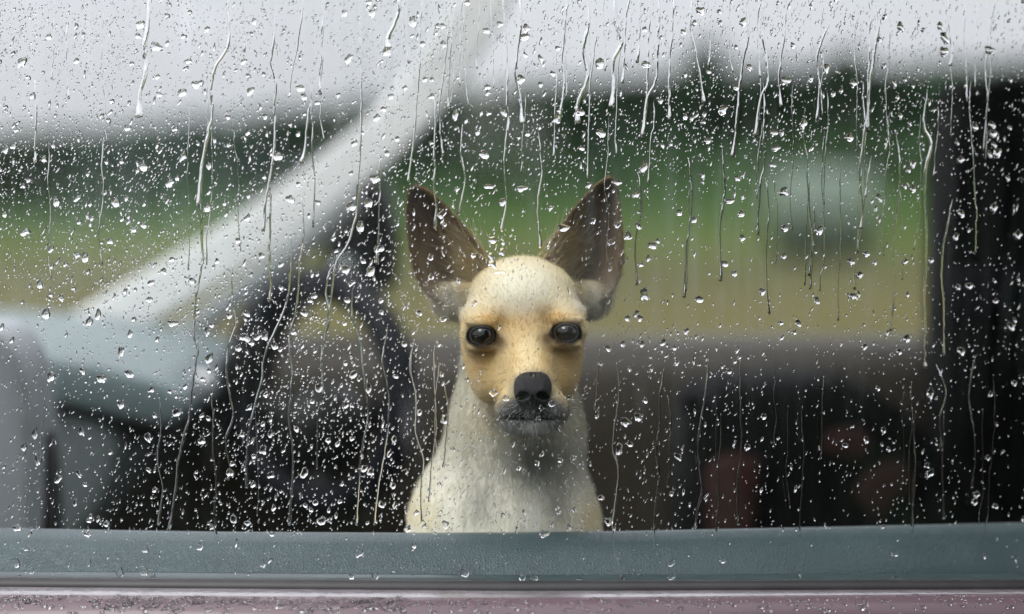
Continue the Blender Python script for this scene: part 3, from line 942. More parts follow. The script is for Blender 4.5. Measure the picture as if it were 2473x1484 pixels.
# eyes
def eyeball(ex, ey, Y, label):
    c = WD(ex, ey, Y)
    look = CAM - c; look /= np.linalg.norm(look)
    n, m = 18, 28
    V = []; cols = []
    a1 = np.cross(look, [0, 0, 1]); a1 /= np.linalg.norm(a1); a2 = np.cross(a1, look)
    r = .0085
    for i in range(n):
        th = math.pi * i / (n - 1)
        bulge = 1 + .02 * math.exp(-(th / .5) ** 2)
        for j in range(m):
            ph = 2 * math.pi * j / m
            V.append(c + r * bulge * (look * math.cos(th) + math.sin(th) * (a1 * math.cos(ph) + a2 * math.sin(ph))))
            if th < .50: cols.append((.004, .004, .005))
            elif th < 1.02: cols.append((.022, .010, .004) if math.sin(ph) < .3 else (.008, .005, .004))
            elif th < 1.14: cols.append((.008, .006, .005))
            else: cols.append((.16, .14, .13))
    F = grid_faces(n, m) + [(i * m + m - 1, i * m, (i + 1) * m, (i + 1) * m + m - 1) for i in range(n - 1)]
    F = [q[::-1] for q in F]
    o = mesh_np('eye', np.array(V), F, M['eye'], dog); set_col(o, np.array(cols))
    # lid rim: almond ring hugging the ball
    ring = []
    for j in range(40):
        ph = 2 * math.pi * j / 40
        x, y = math.cos(ph), math.sin(ph)
        ang = math.radians(58) * (1 - (.28 if y > 0 else .22) * abs(y) ** 1.6) + (.10 if x * (1 if ex < 1264 else -1) < -.8 else 0)
        dirv = look * math.cos(ang) + math.sin(ang) * (-a1 * x + a2 * y)
        ring.append(c + dirv * (r * 1.04))
    ring = np.array(ring); V = []
    seg = 8
    for i in range(40):
        T = ring[(i + 1) % 40] - ring[i - 1]; T /= np.linalg.norm(T)
        u = ring[i] - c; u /= np.linalg.norm(u); v = np.cross(u, T)
        for s in range(seg):
            q = 2 * math.pi * s / seg; V.append(ring[i] + u * .0006 * math.cos(q) + v * .0011 * math.sin(q))
    F = [(i * seg + s, i * seg + (s + 1) % seg, ((i + 1) % 40) * seg + (s + 1) % seg, ((i + 1) % 40) * seg + s) for i in range(40) for s in range(seg)]
    mesh_np('eyelid', np.array(V), F, M['lid'], dog)
eyeball(*EYES[0], '')
eyeball(*EYES[1], '')

# nose leather
def nose_sdf(P):
    w = WD
    d = sd_ell(P, w(1272, 927, .045), (.0075, .010, .0075))
    d = smin(d, sd_ell(P, w(1301, 926, .045), (.0075, .010, .0075)), .006)
    d = smin(d, sd_ell(P, w(1286, 943, .040), (.0104, .010, .0098)), .006)
    d = smin(d, sd_ell(P, w(1287, 962, .043), (.0088, .008, .0075)), .005)
    d = smin(d, sd_ell(P, w(1265, 947, .046), (.0054, .009, .0070)), .004)
    d = smin(d, sd_ell(P, w(1308, 946, .046), (.0054, .009, .0070)), .004)
    for cx, s in ((1266, -1), (1307, 1)):
        c = w(cx, 955, .034)
        d = smax(d, -sd_ell(P, c, (.0030, .007, .0021)), .0018)
        d = smax(d, -sd_ell(P, c + np.array([s * .003, .002, -.002]), (.003, .006, .0014)), .0015)
    d = smax(d, -sd_ell(P, w(1286, 975, .0335), (.0008, .003, .009)), .0012)
    d = smax(d, -sd_ell(P, w(1288, 908, .037), (.0010, .004, .0012)), .002)
    return d
nc = WD(1286, 944, .045)
xa = np.arange(nc[0] - .02, nc[0] + .02, .0006); ya = np.arange(-.003, .039, .0007); za = np.arange(nc[2] - .018, nc[2] + .018, .0006)
Pg = np.stack(np.meshgrid(xa, ya, za, indexing='ij'), -1)
nv, nq = surface_nets(nose_sdf(Pg), xa, ya, za)
mesh_np('nose', nv, [tuple(q) for q in nq.tolist()], M['nose'], dog)

# fur: one strand per root, coloured from the coat beneath
def add_strands(name, roots, normals, flow, length, cols, radius, npts=4, lift=.35, droop=0.0, material=None, jitter=.25):
    n = len(roots)
    d = flow - (flow * normals).sum(1, keepdims=True) * normals
    d /= np.linalg.norm(d, axis=1, keepdims=True) + 1e-9
    d = d + normals * (lift * rng.uniform(.5, 1.6, (n, 1))) + rng.normal(size=(n, 3)) * jitter
    d /= np.linalg.norm(d, axis=1, keepdims=True)
    hc = bpy.data.hair_curves.new(name)
    hc.add_curves([npts] * n)
    t = np.linspace(0, 1, npts)
    bend = -normals * .22
    P = roots[:, None, :] - normals[:, None, :] * .0006 + (d[:, None, :] * t[None, :, None] + bend[:, None, :] * (t ** 2)[None, :, None]) * length[:, None, None]
    P[:, :, 2] -= droop * (t ** 2)[None] * length[:, None]
    P -= np.array(dog.location)
    hc.attributes['position'].data.foreach_set('vector', P.astype(np.float32).ravel())
    ra = hc.attributes.get('radius') or hc.attributes.new('radius', 'FLOAT', 'POINT')
    rr = np.asarray(radius) * np.ones(n)
    ra.data.foreach_set('value', (rr[:, None] * (1 - .75 * t)[None]).astype(np.float32).ravel())
    ca = hc.attributes.new('col', 'FLOAT_COLOR', 'CURVE')
    c4 = np.ones((n, 4), np.float32); c4[:, :3] = cols
    ca.data.foreach_set('color', c4.ravel())
    hc.materials.append(material or M['hair'])
    o = bpy.data.objects.new(name, hc); COL.objects.link(o); o.parent = dog
    return o

tris = np.array([t for q in allF for t in ((q[0], q[1], q[2]), (q[0], q[2], q[3]))])
A, B, Cc = allV[tris[:, 0]], allV[tris[:, 1]], allV[tris[:, 2]]
cr = np.cross(B - A, Cc - A); ar = np.linalg.norm(cr, axis=1); tn = cr / (ar[:, None] + 1e-12)
ctr = (A + B + Cc) / 3
tpx, tpy = proj(ctr)
toc = CAM - ctr; toc /= np.linalg.norm(toc, axis=1, keepdims=True)
fac = (tn * toc).sum(1)
wgt = ar * (fac > -.45) * (ctr[:, 2] > .985)
wgt *= np.where(ctr[:, 1] < .11, 1.5, 1.0)
for ex, ey, eY in EYES:                                             # no fur on the eyeballs
    e = WD(ex, ey, eY); wgt *= np.linalg.norm(ctr - e, axis=1) > .0098
NH = 95000
k = rng.choice(len(tris), NH, p=wgt / wgt.sum())
u = rng.uniform(size=NH); v = rng.uniform(size=NH); fl = u + v > 1; u[fl] = 1 - u[fl]; v[fl] = 1 - v[fl]
roots = A[k] + (B[k] - A[k]) * u[:, None] + (Cc[k] - A[k]) * v[:, None]
bc = np.stack([1 - u - v, u, v], 1)
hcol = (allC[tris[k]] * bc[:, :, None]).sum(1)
hgr = (grizz[tris[k]] * bc).sum(1)
isear = kind_ear[tris[k, 0]]
nrm = tn[k]
rpx, rpy = proj(roots)
nose_p = WD(1286, 950, .05)
flow = roots - nose_p
facew = 1 / (1 + np.exp((roots[:, 1] + DSH - .118) / .006)) / (1 + np.exp((rpy - 1050) / 5))
down = np.array([0, -.1, -1.0])
flow = flow * facew[:, None] / (np.linalg.norm(flow, axis=1, keepdims=True)) + down * (1 - facew)[:, None]
flow = np.where((isear > 0)[:, None], np.array([0, 0, 1.0]) + rng.normal(size=(NH, 3)) * .3, flow)
chin = (rpy > 1018) & (facew > .5) & (isear == 0)
flow = np.where(chin[:, None], np.array([0, -.2, -1.0]) + (roots - nose_p) * 8, flow)
ln = np.where(isear > 0, .0035, np.where(facew > .5, .0040, .0062)) * rng.uniform(.6, 1.35, NH)
ln = np.where(chin, .0065 * rng.uniform(.6, 1.3, NH), ln)
ln = np.where((np.abs(rpy - 740) < 60) & (isear == 0) & (facew < .5), .012, ln)
ln = np.where((isear > 0) & (rpy > 640), .008 * rng.uniform(.5, 1.4, NH), ln)
def clump(P, s_):
    q = np.floor(P / s_).astype(np.int64); h = (q[:, 0] * 73856093) ^ (q[:, 1] * 19349663) ^ (q[:, 2] * 83492791)
    return (h % 1009) / 1009.
hcol = hcol * rng.uniform(.8, 1.22, (NH, 1)) * (.9 + .24 * clump(roots * np.array([1, 1, .5]), .0013))[:, None]
g = rng.uniform(size=NH)
white = (g < .42) & (rng.uniform(size=NH) < hgr * 1.2)
hcol[white] = np.array([.58, .6, .6]) * rng.uniform(.6, 1.1, (white.sum(), 1))
hcol = np.clip(hcol, .004, .92)
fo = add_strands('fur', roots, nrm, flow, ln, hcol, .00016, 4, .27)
fo['kind'] = 'stuff'
# long cream tufts inside the ears
pk = np.concatenate([n_body + np.nonzero((uv[:, 2] == 0) & (uv[:, 0] > .55) & (uv[:, 1] > .06) & (uv[:, 1] < .5))[0] + o_ for (_, _, uv), o_ in ((earL, 0), (earR, len(earL[0])))])
tk = rng.choice(pk, 900); tp = allV[tk] + rng.normal(size=(900, 3)) * .0025
tc_ = np.array([.74, .62, .38]) * rng.uniform(.6, 1.15, (900, 1))
tfl = np.stack([np.where(tp[:, 0] < 0.0075, -.5, .5), np.full(900, -.2), rng.uniform(.3, 1.2, 900)], 1)
et = add_strands('ear_tufts', tp, np.tile([0, -1.0, 0], (900, 1)), tfl, rng.uniform(.008, .018, 900), tc_, .00016, 5, .35)
et['kind'] = 'stuff'

# whiskers, brow hairs
wr, wl, wd = [], [], []
for k in range(26):
    s = -1 if k % 2 else 1
    p = WD(1284 + s * rng.uniform(42, 72), rng.uniform(965, 1012), .055)
    wr.append(p); wl.append(rng.uniform(.012, .026)); wd.append((s * 1.0, rng.uniform(-.5, .1), rng.uniform(-.45, .25)))
for k in range(10):
    s = -1 if k % 2 else 1
    wr.append(WD(1284 + s * rng.uniform(40, 60), rng.uniform(895, 930), .060)); wl.append(rng.uniform(.010, .016)); wd.append((s * .8, -.3, rng.uniform(.3, .9)))
for k in range(22):
    s = -1 if k % 2 else 1
    cx = 1195 if s < 0 else 1340
    wr.append(WD(cx + rng.uniform(-22, 22), rng.uniform(762, 778), .078)); wl.append(rng.uniform(.006, .013)); wd.append((s * rng.uniform(-.2, .8), -.5, 1.0))
for k in range(12):
    wr.append(WD(1284 + rng.uniform(-45, 45), 1036, .056)); wl.append(rng.uniform(.008, .016)); wd.append((rng.uniform(-.5, .5), -.3, -1.0))
wr = np.array(wr); wd = np.array(wd, float); wn_ = wd / np.linalg.norm(wd, axis=1, keepdims=True)
wo_ = add_strands('whiskers', wr, wn_, np.cross(wn_, [0, 1, 0]) * .4 + [0, 0, -.3], np.array(wl), np.tile([.03, .03, .03], (len(wr), 1)), .00012, 6, 2.0, .25, M['whisker'], .05)
wo_['kind'] = 'stuff'

# ------------------------------------------------------------------ water trails on the glass
TR = []   # (points, width)
def trail(pts, w): TR.append((pts, w))
trail([(357, -30), (356, 60), (347, 120), (352, 170), (338, 230), (336, 285)], 20)
trail([(548, -30), (552, 60), (550, 115), (520, 165), (510, 210), (515, 260), (505, 320), (488, 400), (478, 500)], 13)
trail([(668, -20), (660, 90), (655, 150), (668, 200), (662, 260), (664, 330), (655, 400), (640, 480), (636, 560)], 10)
trail([(735, -20), (720, 90), (703, 200), (700, 235)], 7)
trail([(750, 250), (742, 300), (738, 350), (728, 395)], 10)
trail([(868, -20), (868, 80), (872, 180), (870, 300), (866, 420), (862, 520), (840, 590), (812, 640), (800, 720), (790, 780), (775, 880)], 8)
trail([(965, -20), (960, 40), (938, 90), (936, 118)], 15)
trail([(1020, -20), (1015, 80), (1010, 200), (1000, 330), (985, 440)], 7)
trail([(1085, 60), (1075, 150), (1060, 260), (1065, 380)], 6)
trail([(1250, -20), (1258, 60), (1245, 160), (1255, 240), (1262, 300)], 12)
trail([(1420, -20), (1422, 60), (1410, 110), (1420, 190), (1400, 240), (1395, 300)], 14)
trail([(1488, -20), (1484, 50), (1500, 100), (1480, 150), (1486, 210), (1478, 260)], 16)
trail([(1590, -20), (1592, 60), (1588, 130), (1585, 190), (1562, 240), (1555, 330)], 12)
trail([(1630, -20), (1622, 90), (1618, 200), (1616, 290)], 9)
trail([(1672, -20), (1668, 60), (1680, 130), (1690, 190), (1700, 250)], 10)
trail([(1800, -20), (1806, 80), (1795, 150), (1785, 220), (1780, 300), (1770, 380)], 11)
trail([(1845, -20), (1842, 60), (1850, 130), (1852, 200), (1835, 240), (1825, 330)], 11)
trail([(1895, -20), (1896, 80), (1880, 170), (1882, 260)], 8)
trail([(2000, 60), (1980, 110), (1972, 160), (1978, 210), (1975, 300)], 9)
trail([(2112, -20), (2122, 70), (2112, 130), (2105, 200), (2095, 320)], 12)
trail([(2290, -20), (2292, 60), (2300, 120), (2294, 160)], 9)
trail([(500, 330), (490, 410), (485, 500), (487, 600), (485, 650), (475, 730), (468, 800), (478, 850), (465, 920), (455, 1010), (432, 1100), (425, 1180), (410, 1280)], 10)
trail([(562, 640), (560, 720), (570, 780), (552, 850), (548, 930), (560, 1000), (545, 1060), (555, 1130), (550, 1160)], 8)
trail([(705, 560), (700, 650), (690, 740), (655, 820), (640, 870), (628, 930), (612, 1000), (600, 1080), (596, 1180)], 8)
trail([(385, 960), (388, 1030), (380, 1110), (395, 1180), (385, 1270)], 7)
trail([(730, 480), (732, 570), (722, 650), (718, 740), (700, 820), (705, 920), (700, 1010), (708, 1110), (698, 1270)], 8)
trail([(800, 640), (785, 700), (795, 770), (780, 850), (778, 960)], 8)
trail([(855, 690), (850, 760), (870, 830), (880, 930), (890, 1010), (870, 1120), (860, 1270)], 7)
trail([(1000, 820), (990, 890), (1003, 960), (1000, 1040), (1020, 1110), (1018, 1180), (1022, 1260)], 8)
trail([(1075, 930), (1083, 1000), (1075, 1080), (1070, 1130)], 6)
trail([(935, 790), (925, 870), (940, 960), (935, 1050), (920, 1130), (905, 1270)], 6)
trail([(1490, 875), (1494, 950), (1485, 1020), (1483, 1080), (1495, 1140), (1484, 1210), (1480, 1290), (1496, 1360), (1502, 1400)], 9)
trail([(1605, 870), (1592, 960), (1590, 1030), (1585, 1090), (1592, 1150), (1580, 1240), (1578, 1330)], 9)
trail([(1712, 868), (1705, 950), (1690, 1030), (1688, 1100), (1695, 1170), (1682, 1240), (1678, 1280)], 10)
trail([(1787, 870), (1786, 960), (1790, 1060), (1782, 1180), (1784, 1270)], 8)
trail([(2240, 215), (2232, 300), (2246, 350), (2232, 430), (2236, 560), (2232, 700), (2236, 820), (2234, 890)], 13)
trail([(2300, 480), (2282, 560), (2272, 650), (2280, 760), (2278, 860)], 8)
trail([(2262, 880), (2285, 950), (2270, 1010), (2278, 1090)], 9)
trail([(2355, 860), (2340, 960), (2352, 1060), (2345, 1180)], 8)
trail([(1540, 420), (1548, 500), (1535, 590), (1540, 690)], 7)
trail([(1660, 380), (1672, 480), (1655, 600), (1650, 720)], 9)
trail([(1745, 360), (1750, 460), (1738, 560), (1742, 680)], 9)
trail([(1850, 430), (1856, 520), (1848, 620), (1855, 760)], 7)
trail([(1950, 420), (1955, 520), (1962, 600), (1956, 700)], 7)
trail([(2100, 380), (2090, 480), (2075, 580), (2060, 700)], 8)
trail([(2165, 330), (2172, 430), (2160, 560), (2155, 680), (2150, 800)], 9)
trail([(1120, 300), (1112, 370), (1122, 440), (1105, 520)], 7)
trail([(1225, 300), (1215, 400), (1222, 480), (1210, 560)], 7)
trail([(1300, 320), (1308, 420), (1298, 500), (1304, 600)], 7)
trail([(250, 330), (246, 400), (252, 470), (240, 560), (246, 640)], 6)
trail([(165, 60), (160, 150), (168, 240)], 6)
trail([(108, 960), (98, 1040), (100, 1120)], 5)

trr = random.Random(21)
for k_ in range(100):
    x0 = trr.choice([trr.uniform(30, 2440), trr.uniform(1000, 2440)]); y0 = trr.choice([-30, trr.uniform(150, 500), trr.uniform(820, 1000)])
    if 1080 < x0 < 1430 and y0 > 300: continue
    L_ = trr.uniform(140, 420); y1 = min(y0 + L_, 1275)
    pts_ = [(x0, y0)]
    while pts_[-1][1] < y1: pts_.append((pts_[-1][0] + trr.gauss(-.6, 3.2), pts_[-1][1] + trr.uniform(30, 70)))
    trail(pts_, trr.choice([3.2, 3.8, 4.5, 5.5, 8]))

def half_tube(pts, w, name='water_trail'):
    n = max(16, int(sum(math.dist(a, b) for a, b in zip(pts, pts[1:])) / 9))
    q = spline(pts, n)
    wig = np.convolve(rng.normal(size=n + 8), np.ones(5) / 5, 'same')[4:4 + n] * 1.2
    wig2 = np.convolve(rng.normal(size=n + 16), np.ones(11) / 11, 'same')[8:8 + n] * 4.5
    q[:, 0] += wig + wig2
    t = np.linspace(0, 1, n)
    ww = w * .66 * (.45 + .35 * np.convolve(rng.uniform(0, 1, n + 6), np.ones(5) / 5, 'same')[3:3 + n] * 2) * np.clip(t * 8, .15, 1) * np.clip((1 - t) * 14, .3, 1)
    ww += w * .7 * np.exp(-((t - .985) * n / 2.2) ** 2)          # bead at the lower end
    C_ = G(q[:, 0], q[:, 1]); N = gnormal(C_[:, 0])
    T = np.gradient(C_, axis=0); T /= np.linalg.norm(T, axis=1, keepdims=True)
    S = np.cross(T, N); S /= np.linalg.norm(S, axis=1, keepdims=True)
    hw = ww * .5 * CAMD / FPX
    seg = 7
    V = []
    for s in range(seg):
        a = math.pi * s / (seg - 1)
        V.append(C_ + N * .0002 + S * (hw * 1.15 * math.copysign(abs(math.cos(a)) ** .8, math.cos(a)))[:, None] + N * (hw * .10 * max(math.sin(a), 0) ** 2)[:, None])
    V = np.stack(V, 1).reshape(-1, 3)
    F = []
    for i in range(n - 1):
        for s in range(seg):
            a = i * seg + s; b = i * seg + (s + 1) % seg
            F.append((a, b, b + seg, a + seg))
    F.append(tuple(range(seg))[::-1]); F.append(tuple((n - 1) * seg + s for s in range(seg)))
    return V, F, q, ww

def yt(px): return treetop_py(px)
def region(px, py):
    """what lies behind a point of the glass"""
    if py > 1437: return 'mauve door'
    if py > crest(px): return 'grey door trim'
    if 980 < px < 1190 and 445 < py < 735 and px < 1010 + (py - 440) * .75 + 40: return "ear nearer the steering wheel"
    if 1315 < px < 1508 and 425 < py < 735 and px > 1480 - (py - 425) * .75: return "ear nearer the seat"
    if 1095 < px < 1410 and 640 < py < 1045: return "dog's face"
    if py > 1000 and 1085 - (py - 1000) * .36 < px < 1410 + (py - 1000) * .17: return "dog's pale chest"
    if py < yt(px): return 'white sky'
    if px > 2228: return 'tall seat back'
    pc = np.interp(px, [0, 300, 600, 850, 1000], [900, 755, 575, 395, 270])
    if px < 1050 and abs(py - pc) < 75: return 'pale windscreen pillar'
    if px < 900 and py < pc: return 'windscreen'
    if px < 560: return 'pale dashboard' if py < 960 else 'dark footwell'
    if px < 1085: return 'steering wheel' if py < 930 else 'steering column'
    if py < 430: return 'dark wood'
    if py < 865: return 'yellow green meadow'
    return 'driver seat' if px > 1600 else 'far door'

LABELLED = {}
ORD = ['', 'second', 'third', 'fourth', 'fifth', 'sixth', 'seventh', 'eighth', 'ninth', 'tenth', 'eleventh', 'twelfth']
def later_label(o, text, px, py): LABELLED.setdefault(text, []).append((px, py, o))
def settle_labels():
    """tell look-alikes apart by their place, last of all"""
    for text, L in LABELLED.items():
        if len(L) == 1: L[0][2]['label'] = text; continue
        n_rows = 1 if len(L) <= 7 else -(-len(L) // 7)
        L.sort(key=lambda t: t[1])
        per = -(-len(L) // n_rows)
        for r_ in range(n_rows):
            part_ = sorted(L[r_ * per:(r_ + 1) * per], key=lambda t: t[0])
            rown = '' if n_rows == 1 else (', top row' if r_ == 0 else ', bottom row' if r_ == n_rows - 1 else ', row %d down' % (r_ + 1))
            for k_, (_, _, o) in enumerate(part_):
                pos = 'leftmost' if k_ == 0 else 'rightmost' if k_ == len(part_) - 1 else ORD[k_] + ' from left'
                o['label'] = f'{text}, {pos}{rown}'

trail_paths = []
for i, (pts, w) in enumerate(TR):
    V, F, q, ww = half_tube(pts, w); trail_paths.append((q, ww))
    c = V.mean(0)
    o = empty_mesh = None
    m = bpy.data.meshes.new('water_trail'); m.from_pydata([tuple(v - c) for v in V], [], F); m.update()
    m.polygons.foreach_set('use_smooth', np.ones(len(m.polygons), bool)); m.materials.append(M['water'])
    o = link('water_trail', m, None, c)
    a, b = region(*pts[0]), region(*pts[-1])
    L = pts[-1][1] - pts[0][1]
    size = ('broad ' if w >= 12 else 'thin ' if w <= 7 else '') + ('long' if L > 400 else 'short' if L < 200 else 'winding')
    where = f'down the {a}' if a == b else f'from {a} to {b}'
    later_label(o, f'{size} water trail {where}', *pts[0])
    tag(o, None, 'water trail', 'water trails running down the window')

# ------------------------------------------------------------------ condensation on the inner face
MX, MY = 360, 220
pxm = np.linspace(-250, 2750, MX); pym = np.linspace(-120, 1425, MY)
PX, PY = np.meshgrid(pxm, pym, indexing='ij')
def vnoise(X, Y, sx, sy, seed):
    r = np.random.default_rng(seed); g_ = r.uniform(size=(400, 400))
    x = X / sx + 50; y = Y / sy + 50; xi = np.floor(x).astype(int) % 399; yi = np.floor(y).astype(int) % 399; fx = x - np.floor(x); fy = y - np.floor(y)
    fx = fx * fx * (3 - 2 * fx); fy = fy * fy * (3 - 2 * fy)
    return (g_[xi, yi] * (1 - fx) + g_[xi + 1, yi] * fx) * (1 - fy) + (g_[xi, yi + 1] * (1 - fx) + g_[xi + 1, yi + 1] * fx) * fy
mist = .012 + .02 * vnoise(PX, PY, 160, 260, 1) + .015 * vnoise(PX, PY, 22, 160, 2) + .012 * vnoise(PX, PY, 10, 90, 5)
mist += .12 * gs(PX, PY, 1850, 640, 330, 180) + .06 * gs(PX, PY, 1080, 690, 110, 90) + .06 * gs(PX, PY, 1440, 690, 90, 80) + .05 * gs(PX, PY, 1240, 1150, 170, 100) + .13 * gs(PX, PY, 330, 560, 420, 330) + .5 * gs(PX, PY, 950, 90, 190, 210)  # last patch is extra mist that imitates the glare at top centre
mist *= 1 - .95 * np.clip(1.25 * gs(PX, PY, 1268, 840, 165, 205), 0, 1)
mist *= 1 - .75 * np.clip(1.3 * gs(PX, PY, 2050, 1130, 420, 240), 0, 1)
mist *= 1 - .8 * np.clip(1.3 * gs(PX, PY, 2430, 700, 190, 600), 0, 1)
mist *= 1 - .55 * np.clip((PY - 840) / 60, 0, 1) * (PX > 150)
mist *= 1 - .6 * np.clip((PY - 1270) / 30, 0, 1)
stk = np.clip(vnoise(PX + .06 * PY, PY, 17, 420, 11) * 1.9 - .5, 0, 1) * (.6 + .4 * vnoise(PX, PY, 7, 120, 12))
mist += .22 * stk * gs(PX, PY, 1750, 560, 640, 330)
for q, ww in trail_paths:
    for (a, b), w in zip(q[::2], ww[::2]):
        i0, i1 = np.searchsorted(pxm, [a - w * 1.4, a + w * 1.4]); j0, j1 = np.searchsorted(pym, [b - 14, b + 14])
        mist[i0:i1, j0:j1] *= .35
mist *= (.55 + .9 * np.clip(vnoise(PX, PY, 16, 240, 8) * 1.6 - .4, 0, 1))
mp_ = G(PX, PY, .0048)
mo = mesh_np('condensation', mp_.reshape(-1, 3), np.array(grid_faces(MX, MY), dtype=np.int32), M['mist'], car)
at = mo.data.attributes.new('mist', 'FLOAT', 'POINT'); at.data.foreach_set('value', np.clip(mist * .36, 0, .5).astype(np.float32).ravel())
mo['kind'] = 'stuff'

# ------------------------------------------------------------------ raindrops
SEG, RNG = 14, 4
def drop_shape(r, irregular=.22, tall=1.0, height=.42):
    """unit drop: outline in x,y, height along +z; closed"""
    th = np.linspace(0, 2 * math.pi, SEG, endpoint=False)
    out = np.ones(SEG)
    for k_ in (2, 3, 4, 5):
        out += irregular / k_ ** .5 * r.uniform(-.8, .8) * np.cos(k_ * th + r.uniform(0, 6.28))
    out = np.clip(out, .38, 1.65)
    out *= 1 + .15 * np.sin(-th)                      # heavier below
    V = []
    sk = r.uniform(-.15, .05)
    for j in range(RNG):
        rho = math.cos(math.pi / 2 * j / RNG) if j else 1.0
        z = height * (1 - rho * rho) ** .8
        for i in range(SEG):
            V.append((out[i] * rho * math.cos(th[i]), out[i] * rho * math.sin(th[i]) * tall + sk * z, z + .012))
    V.append((0, sk * height, height + .012)); V.append((0, 0, .012))
    T = []
    top = SEG * RNG; bot = top + 1
    for j in range(RNG - 1):
        for i in range(SEG):
            a = j * SEG + i; b = j * SEG + (i + 1) % SEG
            T += [(a, b, b + SEG), (a, b + SEG, a + SEG)]
    for i in range(SEG):
        a = (RNG - 1) * SEG + i; b = (RNG - 1) * SEG + (i + 1) % SEG
        T.append((a, b, top)); T.append((bot, (i + 1) % SEG, i))
    return np.array(V), np.array(T, dtype=np.int32)

def drop_frame(px, py):
    p = G(px, py); n = gnormal(p[..., 0])
    u = np.broadcast_to(np.array([1.0, 0, 0]), p.shape); u = u - (u * n).sum(-1, keepdims=True) * n
    u = u / np.linalg.norm(u, axis=-1, keepdims=True)
    v = np.cross(n, u)
    return p, u, v, n

BIG = [(1361, 549, 19, 10, 0), (1190, 578, 13, 10, 0), (1213, 487, 10, 14, 0), (1212, 607, 9, 12, 0), (1762, 485, 14, 9, 0), (1640, 513, 11, 9, 0), (1940, 297, 12, 18, 0), (1868, 320, 11, 12, 0),
       (1874, 357, 14, 10, 0), (1865, 398, 11, 8, 0), (1895, 550, 12, 11, 0), (1575, 592, 14, 11, 0), (1750, 636, 11, 10, 0), (1893, 618, 9, 10, 0), (2092, 612, 11, 10, 0), (2076, 663, 13, 10, 0),
       (1688, 722, 13, 11, 0), (1546, 768, 11, 9, 0), (1542, 545, 11, 9, -.5), (2205, 395, 11, 12, 0), (2205, 455, 10, 12, 0), (1478, 583, 9, 14, -.6), (1300, 1010, 9, 7, .2), (1378, 960, 10, 8, .2), (1307, 985, 8, 9, 0),
       (1186, 618, 9, 12, .2), (1215, 585, 6, 9, 0), (1206, 657, 17, 5, .1), (1470, 1258, 12, 14, 0), (1636, 1102, 10, 13, .6), (1521, 1072, 9, 10, .4), (1297, 1118, 8, 9, .5), (1253, 1130, 8, 8, .3),
       (290, 1385, 12, 20, 0), (348, 1378, 11, 17, 0), (370, 1398, 10, 20, 0), (866, 1335, 11, 15, 0), (1122, 1380, 13, 17, 0), (905, 1390, 10, 15, 0), (1262, 1394, 11, 11, 0), (1290, 1396, 11, 11, 0),
       (1400, 1403, 13, 9, 0), (1503, 1400, 7, 10, 0), (1622, 1392, 13, 10, 0), (1622, 1360, 12, 8, .3), (2163, 1398, 11, 11, 0), (2160, 1338, 12, 8, 0), (40, 1358, 11, 15, 0), (76, 1378, 9, 12, 0),
       (350, 1325, 9, 14, 0), (292, 848, 11, 15, 0), (292, 975, 11, 14, 0), (85, 1045, 10, 18, 0), (197, 1040, 9, 17, 0), (90, 1110, 9, 15, 0), (237, 758, 10, 16, 0), (500, 800, 9, 13, 0), (418, 780, 16, 11, 0),
       (555, 1140, 10, 14, 0), (635, 1085, 12, 14, 0), (735, 1140, 12, 16, 0), (880, 1130, 12, 10, 0), (890, 935, 9, 16, .2), (770, 935, 10, 17, 0), (640, 810, 11, 14, 0), (735, 755, 13, 10, -.4), (564, 1252, 10, 16, 0),
       (934, 124, 14, 13, 0), (1258, 190, 12, 13, 0), (1100, 275, 9, 18, 0), (500, 500, 12, 12, .4), (345, 400, 14, 14, .3), (410, 440, 13, 13, .2), (60, 560, 15, 12, .5), (205, 620, 11, 16, 0), (905, 430, 15, 14, 0),
       (700, 480, 14, 12, .4), (670, 375, 12, 18, .2), (870, 545, 12, 17, 0), (915, 600, 16, 12, .4), (1070, 770, 11, 9, 0), (1040, 620, 9, 10, 0), (1205, 790, 5, 8, 0), (2400, 500, 14, 14, 0), (2395, 300, 12, 13, 0),
       (2340, 690, 13, 12, 0), (2320, 385, 13, 12, 0), (2280, 90, 14, 18, .2), (2390, 120, 20, 11, 0), (2270, 62, 9, 15, 0), (2060, 200, 12, 12, 0), (1995, 165, 11, 16, 0), (1560, 155, 13, 12, 0), (1400, 270, 13, 13, 0),
       (1345, 285, 12, 16, 0), (1450, 320, 14, 13, .3), (1215, 270, 10, 14, .3), (1180, 450, 14, 8, 0), (1260, 455, 15, 10, .2), (1490, 440, 15, 9, 0), (1780, 430, 10, 8, 0)]

def dens(px, py):
    d = 1.0
    t = yt(px)
    if py < t: d += .8
    d += .9 * np.exp(-((py - t - 75) / 95) ** 2) * (1 if px < 2300 else .7)
    d += 1.1 * math.exp(-((px - 700) / 380) ** 2 - ((py - 730) / 330) ** 2)
    d += .9 * math.exp(-((px - 760) / 160) ** 2 - ((py - 1050) / 120) ** 2)
    d += .8 * math.exp(-((px - 150) / 400) ** 2 - ((py - 120) / 260) ** 2)
    d += .7 * math.exp(-((px - 980) / 90) ** 2 - ((py - 1180) / 130) ** 2)
    d += .4 * math.exp(-((px - 1900) / 330) ** 2 - ((py - 1080) / 170) ** 2)
    d *= 1 - .93 * math.exp(-(((px - 1268) / 150) ** 2 + ((py - 830) / 190) ** 2) ** 1.5)
    d *= 1 - .72 * math.exp(-(((px - 1850) / 420) ** 2 + ((py - 650) / 190) ** 2) ** 1.6)
    d *= 1 - .55 * math.exp(-(((px - 1900) / 500) ** 2 + ((py - 1100) / 200) ** 2) ** 1.6) * .5
    d *= 1 - .4 * math.exp(-(((px - 1250) / 230) ** 2 + ((py - 560) / 130) ** 2) ** 1.6)
    if px > 1450 and py > 870: d *= .62
    if px > 2228: d *= .7
    if py > crest(px) + 6: d *= .16
    if py > 1408: d = 0
    return max(d, 0)

